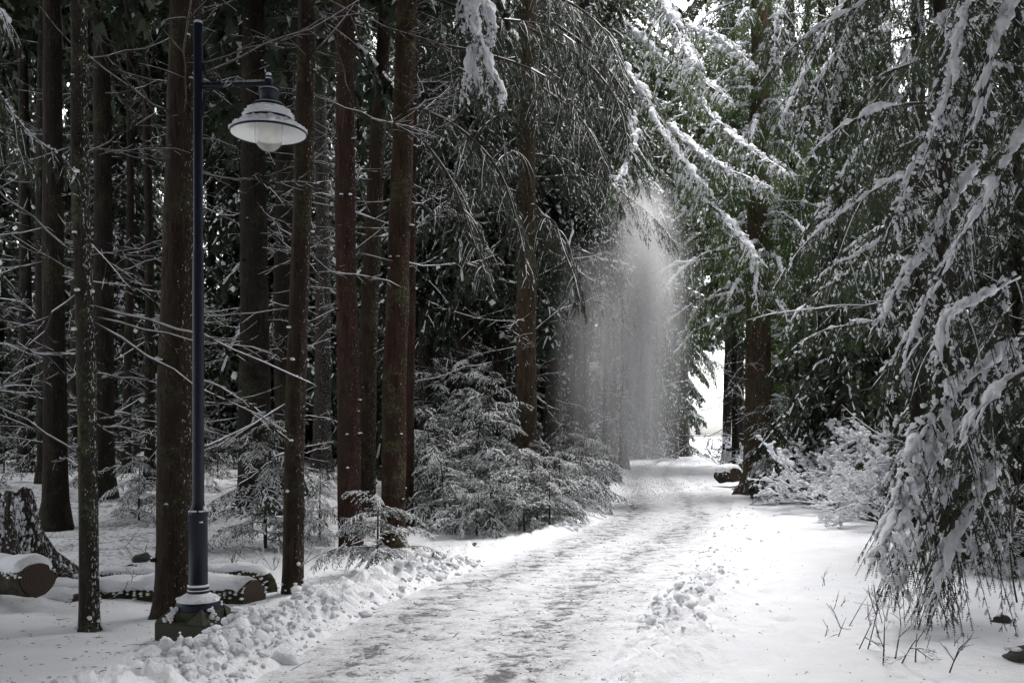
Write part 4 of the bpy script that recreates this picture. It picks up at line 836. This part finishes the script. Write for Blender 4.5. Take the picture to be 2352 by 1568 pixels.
    lathe(g, [(0.083, 0.375), (0.086, 0.385), (0.075, 0.392)], 28, 'snow'); lathe(g, [(0.083, 0.345), (0.085, 0.352), (0.079, 0.354)], 28, 'snow')
    a = rs.uniform(0, 6.28, 30); blobs(g, np.stack([0.068*np.cos(a), 0.068*np.sin(a), np.full(30, 0.974)], 1), 0.011, rs, 1, 0.7)
    blobs(g, [(0.055, -0.02, 1.0), (0.06, -0.01, 0.99)], 0.016, rs, 1, 1.2)
    for sx_ in (-1, 1):
        for sy in (-1, 1):
            n_ = 26; u = rs.random(n_); v_ = rs.random(n_); c = np.stack([sx_*(0.137+0.09*u*v_+0.0*u), sy*(0.137+0.09*u*(1-v_)), 0.225-0.10*u], 1)+rs.normal(0, 0.012, (n_, 3)); blobs(g, c, rs.uniform(0.010, 0.022, n_), rs, 1, 0.7)
    out['snow_cap'] = g
    g = Geo(); g.add([(0.030, -0.0705, 0.885), (0.052, -0.058, 0.885), (0.052, -0.058, 0.897), (0.030, -0.0705, 0.897), (0.032, -0.0675, 0.885), (0.054, -0.055, 0.885), (0.054, -0.055, 0.897), (0.032, -0.0675, 0.897)],
        [(0, 1, 2), (0, 2, 3), (5, 4, 7), (5, 7, 6), (3, 2, 6), (3, 6, 7), (0, 4, 5), (0, 5, 1), (1, 5, 6), (1, 6, 2), (0, 3, 7), (0, 7, 4)], 'white_plate'); g.V[0] = g.V[0]+np.array([0.004, -0.006, 0]); out['plate'] = g
    return out
LM = lamp_meshes(); LMESH = {k: v.mesh(k) for k, v in LM.items()}
LMESH['plinth'].polygons.foreach_set('use_smooth', np.full(len(LMESH['plinth'].polygons), False))
def lamp(x, y, label, rz=0.0):
    r = empty('street_lamp', (x, y, ghs(x, y) if y > 20 else 0.0), label, 'street lamp', 'street lamps along the left of the path'); r.rotation_euler[2] = rz
    par = {}
    for k in ('plinth', 'post', 'arm', 'lamp_cap', 'lamp_shade', 'snow_cap', 'plate'): par[k] = inst(k, LMESH[k], r, (0.56, 0, 0) if k in ('lamp_cap', 'lamp_shade') else (0, 0, 0))
    for k in ('glass_globe', 'bulb', 'shade_snow'): inst(k, LMESH[k], par['lamp_shade'])
    par['snow_cap']['kind'] = 'stuff'; par['plinth'].rotation_euler[2] = math.radians(-20)
    return r
L1 = lamp(gx(456, 7.47), 7.47, 'navy street lamp on a mossy stone foot, snow on its bell shade, nearest the viewer')
lamp(gx(1359, 34.4)-0.56, 34.4, 'small distant street lamp with a thick white snow cap seen through the falling snow')
lamp(gx(1439, 57)-0.56, 57, 'faintest and farthest street lamp, deep inside the falling snow')

# ------------------------------------------------------------------ stump and logs
rng = np.random.default_rng(99)
def log(name, label, pts, radii, mat, cat='log', snowh=0.05, end=True, seed=0, drop_end=None, crust=0.6, group=None):
    rs = np.random.default_rng(seed); P, L = resample(pts, max(10, int(len(pts)*8))); m = len(P); R = np.interp(np.linspace(0, 1, m), np.linspace(0, 1, len(radii)), radii)
    base = P[0].copy(); base[2] = ghs(P[0, 0], P[0, 1]); root = empty(name, base, label, cat, group); P = P-base
    T_, S, U = frames(P); ns = 22; a = np.arange(ns)/ns*2*math.pi; off = rs.uniform(0, 40)
    q = np.stack(np.broadcast_arrays(np.cos(a)[None]*1.6+off, np.sin(a)[None]*1.6, np.linspace(0, L, m)[:, None]*2.5), -1); d = 1+0.12*fbm(q, 3, 6)
    V = P[:, None]+(R[:, None]*d)[..., None]*(S[:, None]*np.cos(a)[None, :, None]+U[:, None]*np.sin(a)[None, :, None])
    i = np.arange(m-1)[:, None]*ns; j = np.arange(ns)[None]; k = (j+1) % ns; qd = np.stack([i+j, i+k, i+ns+k, i+ns+j], -1).reshape(-1, 4)
    g = Geo(); g.add(V.reshape(-1, 3), np.concatenate([qd[:, [0, 1, 2]], qd[:, [0, 2, 3]]]), mat); g.obj('bark', root)
    for e, nm in ((0, 'cut_end'), (m-1, 'cut_end')):
        g = Geo(); s_ = -1 if e == 0 else 1; c = P[e]+T_[e]*0.012*s_; ring_ = V[e]*0.97+c*0.03
        ii = np.arange(ns); tri = np.stack([ii, (ii+1) % ns, np.full(ns, ns)], -1); g.add(np.concatenate([ring_+T_[e]*0.004*s_, [c]])-c, tri, 'cut_wood' if end else mat); g.obj(nm, root, loc=c)
    # snow blanket: upper part of the tube, thicker, lumpy edge
    g = Geo(); nb = 14; b_ = np.linspace(0.12*math.pi, 0.88*math.pi, nb); pr2 = np.sin((b_-b_[0])/(b_[-1]-b_[0])*math.pi)**0.5
    q = np.stack(np.broadcast_arrays(np.cos(b_)[None]*2+off, np.linspace(0, L, m)[:, None]*7, b_[None]*0), -1); nn = fbm(q, 3, 11)
    hzl = np.clip(1.3-1.5*np.abs(T_[:, 2:3]), 0.0, 1)*np.clip(np.minimum(np.linspace(0, L, m), L-np.linspace(0, L, m))/0.07, 0, 1)[:, None]**0.5; th = (snowh*pr2[None]*(1+0.45*nn)+0.004)*hzl-0.02*(1-hzl)-0.02*(pr2[None] < 0.3)*(nn > 0.1); an = b_[None]+0.10*nn*(pr2[None] < 0.8)
    V2 = P[:, None]+((R[:, None]*(0.93+0.10*hzl)+th))[..., None]*(S[:, None]*np.cos(an)[..., None]+U[:, None]*np.sin(an)[..., None]); V2[..., 2] += 0.0
    i = np.arange(m-1)[:, None]*nb; j = np.arange(nb-1)[None]; qd = np.stack([i+j, i+j+1, i+nb+j+1, i+nb+j], -1).reshape(-1, 4)
    g.add(V2.reshape(-1, 3), np.concatenate([qd[:, [0, 1, 2]], qd[:, [0, 2, 3]]]), 'snow')
    nl_ = int(L*90*crust); x = rs.integers(0, m, nl_); an = np.concatenate([rs.normal(0.14*math.pi, 0.25, nl_//2), rs.normal(0.86*math.pi, 0.25, nl_-nl_//2)])
    c = P[x]+(R[x]*1.04)[:, None]*(S[x]*np.cos(an)[:, None]+U[x]*np.sin(an)[:, None]); blobs(g, c, rs.uniform(0.008, 0.026, nl_), rs, 1, 0.6)
    g.obj('snow_layer', root); return root
# cut log at the left edge, sawn face towards the path
Yl = 9.0
log('fallen_log', 'sawn log with a round dark cut face at the left edge', [at(-110, 1318, 9.6), at(-30, 1325, 9.3), at(88, 1330, 8.75)], [0.16, 0.165, 0.165], 'bark_brown', snowh=0.055, seed=1)
# long low log lying behind trunk one, then the mossy block end and the curved piece over it
log('fallen_log', 'short thick mossy log end under the curved one, right of the lamp', [at(120, 1372, 9.9), at(330, 1362, 9.6), at(500, 1362, 9.35), at(583, 1368, 9.1)], [0.14, 0.135, 0.14, 0.145], 'bark_moss', snowh=0.05, seed=2, crust=1.6)
log('curved_log', 'thin curved log arching over the mossy one and bending to the ground', [at(235, 1318, 10.2), at(380, 1320, 10.0), at(500, 1318, 9.9), at(570, 1316, 9.8), at(612, 1332, 9.7), at(622, 1392, 9.65)], [0.03, 0.04, 0.045, 0.062, 0.07, 0.08], 'bark_moss', crust=1.5, snowh=0.035, seed=3)
log('fallen_log', 'low snow-buried log crossing the forest floor behind the sawn log', [at(-60, 1390, 9.9), at(60, 1388, 9.8), at(180, 1385, 9.5)], [0.11, 0.12, 0.10], 'bark_moss', snowh=0.05, seed=4, crust=1.5)
log('fallen_log', 'short sawn log on the right verge beside the big trunk', [at(1655, 1092, 28.0), at(1690, 1090, 27.0)], [0.22, 0.20], 'bark_brown', snowh=0.10, seed=5)
log('fallen_log', 'dark log half under snow right of the big trunk', [at(1790, 1140, 23.5), at(1850, 1142, 23.0)], [0.16, 0.13], 'bark_brown', snowh=0.08, seed=6)
log('fallen_log', 'snow-covered log on the slope beyond the white bushes', [at(1925, 1180, 18.0), at(1985, 1172, 18.5)], [0.12, 0.10], 'bark_brown', snowh=0.10, seed=7)
# broken stump: fluted, flaring foot
def stump():
    c = at(18, 1280, 10.4); c[2] = ghs(c[0], c[1]); root = empty('tree_stump', c, 'tall broken stump with snow-filled flutes at the left edge', 'stump')
    rs = np.random.default_rng(3); m, ns = 26, 72; z = np.linspace(-0.1, 0.72, m); a = np.arange(ns)/ns*2*math.pi
    fl = np.interp(z, [-0.1, 0.0, 0.2, 0.45, 0.72], [0.95, 0.80, 0.50, 0.34, 0.27]); lob = np.maximum(0, np.cos(a*7+0.6))**0.7
    R_ = fl[:, None]*(0.72+0.30*lob[None]+0.05*vnoise(np.stack(np.broadcast_arrays(np.cos(a)[None]*4, np.sin(a)[None]*4, z[:, None]*5), -1), 2))
    top = 0.10*vnoise(np.stack([np.cos(a)*2.2, np.sin(a)*2.2, a*0], -1), 3); Z = z[:, None]+np.where(np.arange(m)[:, None] > m-4, top[None], 0)
    V = np.stack([R_*np.cos(a), R_*np.sin(a), Z], -1).reshape(-1, 3); i = np.arange(m-1)[:, None]*ns; j = np.arange(ns)[None]; k = (j+1) % ns
    q = np.stack([i+j, i+k, i+ns+k, i+ns+j], -1).reshape(-1, 4); g = Geo(); V = np.concatenate([V, [[0, 0, 0.60]]]); ii = (m-1)*ns+np.arange(ns)
    g.add(V, np.concatenate([q[:, [0, 1, 2]], q[:, [0, 2, 3]], np.stack([ii, (m-1)*ns+(np.arange(ns)+1) % ns, np.full(ns, m*ns)], -1)]), 'bark_frosted'); g.obj('wood', root)
    g = Geo(); n_ = 1500; an = rs.uniform(-math.pi, math.pi, n_); zz = rs.random(n_)**1.4*0.7; dip = np.maximum(0, np.cos(an*7+0.6))**0.7; ok = (dip < 0.25) | (rs.random(n_) < 0.2); an, zz, dip = an[ok], zz[ok], dip[ok]
    rr = np.interp(zz, [-0.1, 0.0, 0.2, 0.45, 0.72], [0.95, 0.80, 0.50, 0.34, 0.27])*(0.74+0.28*dip); blobs(g, np.stack([rr*np.cos(an), rr*np.sin(an), zz], 1), rs.uniform(0.007, 0.020, len(an)), rs, 1, 1.4, rough=0.7)
    n_ = 60; an = rs.uniform(0, 6.28, n_); rr = 0.2*np.sqrt(rs.random(n_)); blobs(g, np.stack([rr*np.cos(an), rr*np.sin(an), np.full(n_, 0.66)], 1), rs.uniform(0.03, 0.05, n_), rs, 1, 0.6)
    g.obj('snow_layer', root)['kind'] = 'stuff'; root.scale = (1, 1, 1.3)
stump()
def rock(px, Y, r, label, seed, group=None):
    rs = np.random.default_rng(seed); x = gx(px, Y); g = Geo(); chunks(g, [(0, 0, r*0.12)], r, rs, 3, 0.75, 'dark_rock', 7)
    n_ = 7; a = rs.uniform(0, 6.28, n_); q = r*0.6*np.sqrt(rs.random(n_)); blobs(g, np.stack([q*np.cos(a), q*np.sin(a), np.full(n_, r*0.72)], 1), r*0.34, rs, 1, 0.45)
    o = g.obj('rock', None, loc=(x, Y, ghs(x, Y))); tag(o, label, 'rock', group)
rock(328, 11.8, 0.10, 'dark rock peeping from the snow left of the thick trunk', 1); rock(300, 11.2, 0.06, 'small flat dark stone near the rock left of the thick trunk', 2)
rock(1082, 12.3, 0.09, 'dark snow-topped stone on the left verge in front of the young firs', 3); rock(1050, 12.0, 0.06, 'smaller stone left of the snow-topped one at the verge', 4)
rock(2332, 6.35, 0.10, 'dark stone in the bottom right corner', 5); rock(2300, 7.6, 0.07, 'low dark stone in the shaded snow at right', 6); rock(2130, 10.2, 0.10, 'dark lump below the right-hand boughs', 7)

# ------------------------------------------------------------------ ploughed snow clods
rng = np.random.default_rng(123); g = Geo()
def clods(n, ylo, yhi, side, mu, sg, rlo, rhi, sub):
    y = ylo+(yhi-ylo)*rng.random(n)**1.3; o = rng.normal(mu, sg, n); x = pl(y)-o if side < 0 else pr(y)+o
    ok = vnoise(np.stack([x*1.3, y*1.3, x*0], 1), 21) > -0.25; x, y = x[ok], y[ok]
    r = rlo+(rhi-rlo)*rng.random(len(x))**3.0; z = ground_h(x, y)+r*0.05
    chunks(g, np.stack([x, y, z], 1), r, rng, sub, 0.75)
clods(70, 5.4, 10.5, -1, 0.5, 0.2, 0.05, 0.11, 3); clods(620, 5.2, 10.5, -1, 0.5, 0.26, 0.02, 0.06, 2); clods(3600, 5.2, 12, -1, 0.5, 0.34, 0.006, 0.03, 1); clods(1400, 10, 19, -1, 0.28, 0.24, 0.012, 0.065, 1)
clods(240, 6.2, 9.5, 1, 0.10, 0.17, 0.015, 0.06, 2); clods(800, 5.4, 10.5, 1, 0.12, 0.26, 0.006, 0.03, 1); clods(380, 10, 20, 1, 0.2, 0.3, 0.008, 0.045, 1)
tag(g.obj('snow_clods'), kind='stuff')
# twigs and needles fallen on the snow
g = Geo(); n = 2200
yy = 5.6+rng.random(n)**1.6*12; side = rng.random(n) < 0.78; xx = np.where(side, pl(yy)-0.3-rng.exponential(2.0, n), pr(yy)+rng.exponential(2.2, n))
onp = rng.random(n) < 0.25; xx = np.where(onp, pl(yy)+(pr(yy)-pl(yy))*rng.random(n), xx)
zz = np.where(onp, 0.012, ground_h(xx, yy)+0.006); an = rng.uniform(0, 6.28, n); ln = rng.uniform(0.005, 0.02, n)*np.where(rng.random(n) < 0.08, 5, 1)*np.where(side, 1.3, 0.6)
d = np.stack([np.cos(an), np.sin(an), rng.normal(0.03, 0.1, n)], 1)*ln[:, None]; s = np.stack([-np.sin(an), np.cos(an), an*0], 1)*rng.uniform(0.0015, 0.004, (n, 1)); c = np.stack([xx, yy, zz], 1)
V = np.stack([c-d-s, c-d+s, c+d+s*0.5, c+d-s*0.5, c+np.array([0, 0, 0.005])], 1).reshape(-1, 3); i = np.arange(n)[:, None]*5
g.add(V, np.concatenate([i+np.array(t) for t in ((0, 1, 4), (1, 2, 4), (2, 3, 4), (3, 0, 4))]), 'twig_wood'); tag(g.obj('twig_litter', smooth=False), kind='stuff')

# ------------------------------------------------------------------ falling snow
m = bpy.data.materials.new('powder'); m.use_nodes = True; MATS['powder'] = m; nt = m.node_tree; nt.nodes.remove(nt.nodes['Principled BSDF'])
pv = N(nt, 'ShaderNodeVolumePrincipled'); pv.inputs['Color'].default_value = (0.99, 0.99, 1.0, 1); pv.inputs['Anisotropy'].default_value = 0.45
v = mapping(nt, (1, 1, 0.05)); v1 = mapping(nt, (1, 1, 0.35))
a = ramp(nt, noise(nt, v, 8.0, 6, 0.8), [(0.40, 0.1), (0.62, 1.0)]).outputs[0]; b2 = ramp(nt, noise(nt, v1, 1.5, 3), [(0.32, 0.15), (0.68, 1.0)]).outputs[0]
tcv = N(nt, 'ShaderNodeTexCoord'); sv = N(nt, 'ShaderNodeSeparateXYZ'); nt.links.new(tcv.outputs['Object'], sv.inputs[0]); X_, Y_, Z_ = sv.outputs
def hump(src, c, w):
    d = mth(nt, 'DIVIDE', mth(nt, 'SUBTRACT', src, c), w); return mth(nt, 'EXPONENT', mth(nt, 'MULTIPLY', mth(nt, 'MULTIPLY', d, d), -1.0))
xs_ = mth(nt, 'ADD', X_, mth(nt, 'MULTIPLY', mth(nt, 'SUBTRACT', noise(nt, v1, 0.9, 3), 0.5), 0.7))
zl = mth(nt, 'MULTIPLY', mth(nt, 'SUBTRACT', 7.2, Z_), 0.55, True); z2 = mth(nt, 'MULTIPLY', mth(nt, 'SUBTRACT', 5.8, Z_), 0.35, True)
f_ = mth(nt, 'ADD', mth(nt, 'MULTIPLY', hump(xs_, 0.50, 0.46), zl), mth(nt, 'MULTIPLY', mth(nt, 'MULTIPLY', hump(xs_, -0.35, 0.75), z2), 0.45))
f_ = mth(nt, 'MULTIPLY', f_, hump(Y_, 0.0, 0.65)); f_ = mth(nt, 'MULTIPLY', f_, mth(nt, 'ADD', mth(nt, 'MULTIPLY', Z_, 0.33, True), -0.02, True))
dn = mth(nt, 'MULTIPLY', mth(nt, 'MULTIPLY', mth(nt, 'MULTIPLY', a, b2), f_), 7.0)
nt.links.new(dn, pv.inputs['Density']); nt.links.new(pv.outputs[0], nt.nodes['Material Output'].inputs['Volume'])
g = Geo(); cx_, cy_ = gx(1430, 20.5), 20.5; ns = 24; zz = np.linspace(0.03, 7.3, 14); a = np.arange(ns)/ns*2*math.pi
rx = np.interp(zz, [0.0, 1.0, 5, 6.4, 7.3], [1.6, 1.75, 1.6, 1.2, 0.5]); ox = np.interp(zz, [0, 3, 6, 7.3], [0, 0.0, 0.25, 0.5])
V = np.stack([ox[:, None]+rx[:, None]*np.cos(a), 0.75*rx[:, None]*np.sin(a), np.repeat(zz[:, None], ns, 1)], -1).reshape(-1, 3); V = np.concatenate([V, [[0, 0, 0.03]], [[0.5, 0, 7.3]]])
i = np.arange(13)[:, None]*ns; j = np.arange(ns)[None]; k = (j+1) % ns; q = np.stack([i+j, i+k, i+ns+k, i+ns+j], -1).reshape(-1, 4); jj = np.arange(ns); kk = (jj+1) % ns
g.add(V, np.concatenate([q[:, [0, 1, 2]], q[:, [0, 2, 3]], np.stack([kk, jj, np.full(ns, 14*ns)], -1), np.stack([jj+13*ns, kk+13*ns, np.full(ns, 14*ns+1)], -1)]), 'powder')
o = g.obj('snow_curtain', loc=(cx_, cy_, 0)); tag(o, 'pale veil of powder snow sifting down from the boughs onto the path', 'falling snow', kind='stuff')
g = Geo(); n = 9500; c = []
k1 = int(n*0.6); c.append(np.stack([cx_+rng.normal(0.25, 0.65, k1), cy_+rng.normal(-0.3, 0.9, k1), rng.uniform(0.1, 7.2, k1)], 1))
k2 = n-k1; y = rng.uniform(8, 26, k2); c.append(np.stack([gx(rng.uniform(950, 1900, k2), y), y, rng.uniform(0.1, 10, k2)], 1))
c = np.concatenate(c); Vi = np.array([(1, 0, 0), (-1, 0, 0), (0, 1, 0), (0, -1, 0), (0, 0, 1), (0, 0, -1)], float); Ti = np.array([(0, 2, 4), (2, 1, 4), (1, 3, 4), (3, 0, 4), (2, 0, 5), (1, 2, 5), (3, 1, 5), (0, 3, 5)])
r = rng.uniform(0.002, 0.0042, (n, 1, 1))*(0.35+c[:, 1][:, None, None]/22)*np.where(np.arange(n) < k1, 1.7, 1.0)[:, None, None]; W = c[:, None]+Vi[None]*r*np.array([1, 1, 3.0])
g.add(W.reshape(-1, 3), (Ti[None]+np.arange(n)[:, None, None]*6).reshape(-1, 3), 'snow'); tag(g.obj('falling_snow'), kind='stuff')
ORD = 'first second third fourth fifth sixth seventh eighth ninth tenth eleventh twelfth thirteenth fourteenth fifteenth sixteenth seventeenth eighteenth nineteenth twentieth'.split()
def relabel(group, rows, fmt):
    L = sorted([o for o in bpy.data.objects if o.get('group') == group and o.parent is None], key=lambda o: o.location.y); n = len(L); q = len(rows)
    for r_ in range(q):
        R_ = sorted(L[n*r_//q:n*(r_+1)//q], key=lambda o: o.location.x/o.location.y)
        for k_, o in enumerate(R_): o['label'] = fmt % (ORD[k_], rows[r_])
relabel(yg, ['nearest', 'second', 'third', 'farthest'], 'young fir under snow, %s from the left in the %s row of the thicket')
relabel('firs in the dense stand right of the path', ['nearest', 'middle', 'farthest'], 'green snow-flecked fir, %s from the left in the %s row right of the path')
relabel('snow-dusted firs behind the row of trunks', ['nearest', 'middle', 'farthest'], 'snow-dusted fir, %s from the left in the %s row behind the tall trunks')
relabel('dark conifers above the young firs at the centre', ['nearer', 'farther'], 'dark weeping conifer, %s from the left in the %s row above the young firs')
relabel(GL, ['nearer', 'farther'], 'bare-stemmed dark conifer, %s from the left in the %s row left of the lamp')
relabel('conifers crowding the forest left of the path', ['first', 'second', 'third', 'fourth', 'fifth'], 'dark forest conifer, %s from the left in the %s rank back left of the path')
relabel(wh, ['near', 'far'], 'tangled white snow-laden bush, %s from the left of the %s ones beyond the bank')
relabel('dim young firs on the shaded forest floor behind the lamp', ['near', 'middle', 'far'], 'dim young fir, %s from the left in the %s row on the shaded floor')
relabel('short twigs poking out of the snow on the right', ['near', 'far'], 'short brown twigs in snow, %s from the left of the %s clumps at right')
relabel('twig tangles on the forest floor behind the lamp', ['near', 'far'], 'thin snowy twig tangle, %s from the left of the %s ones behind the lamp')
print('tris', sum(len(me.polygons) for me in bpy.data.meshes), 'objects', len(bpy.data.objects))
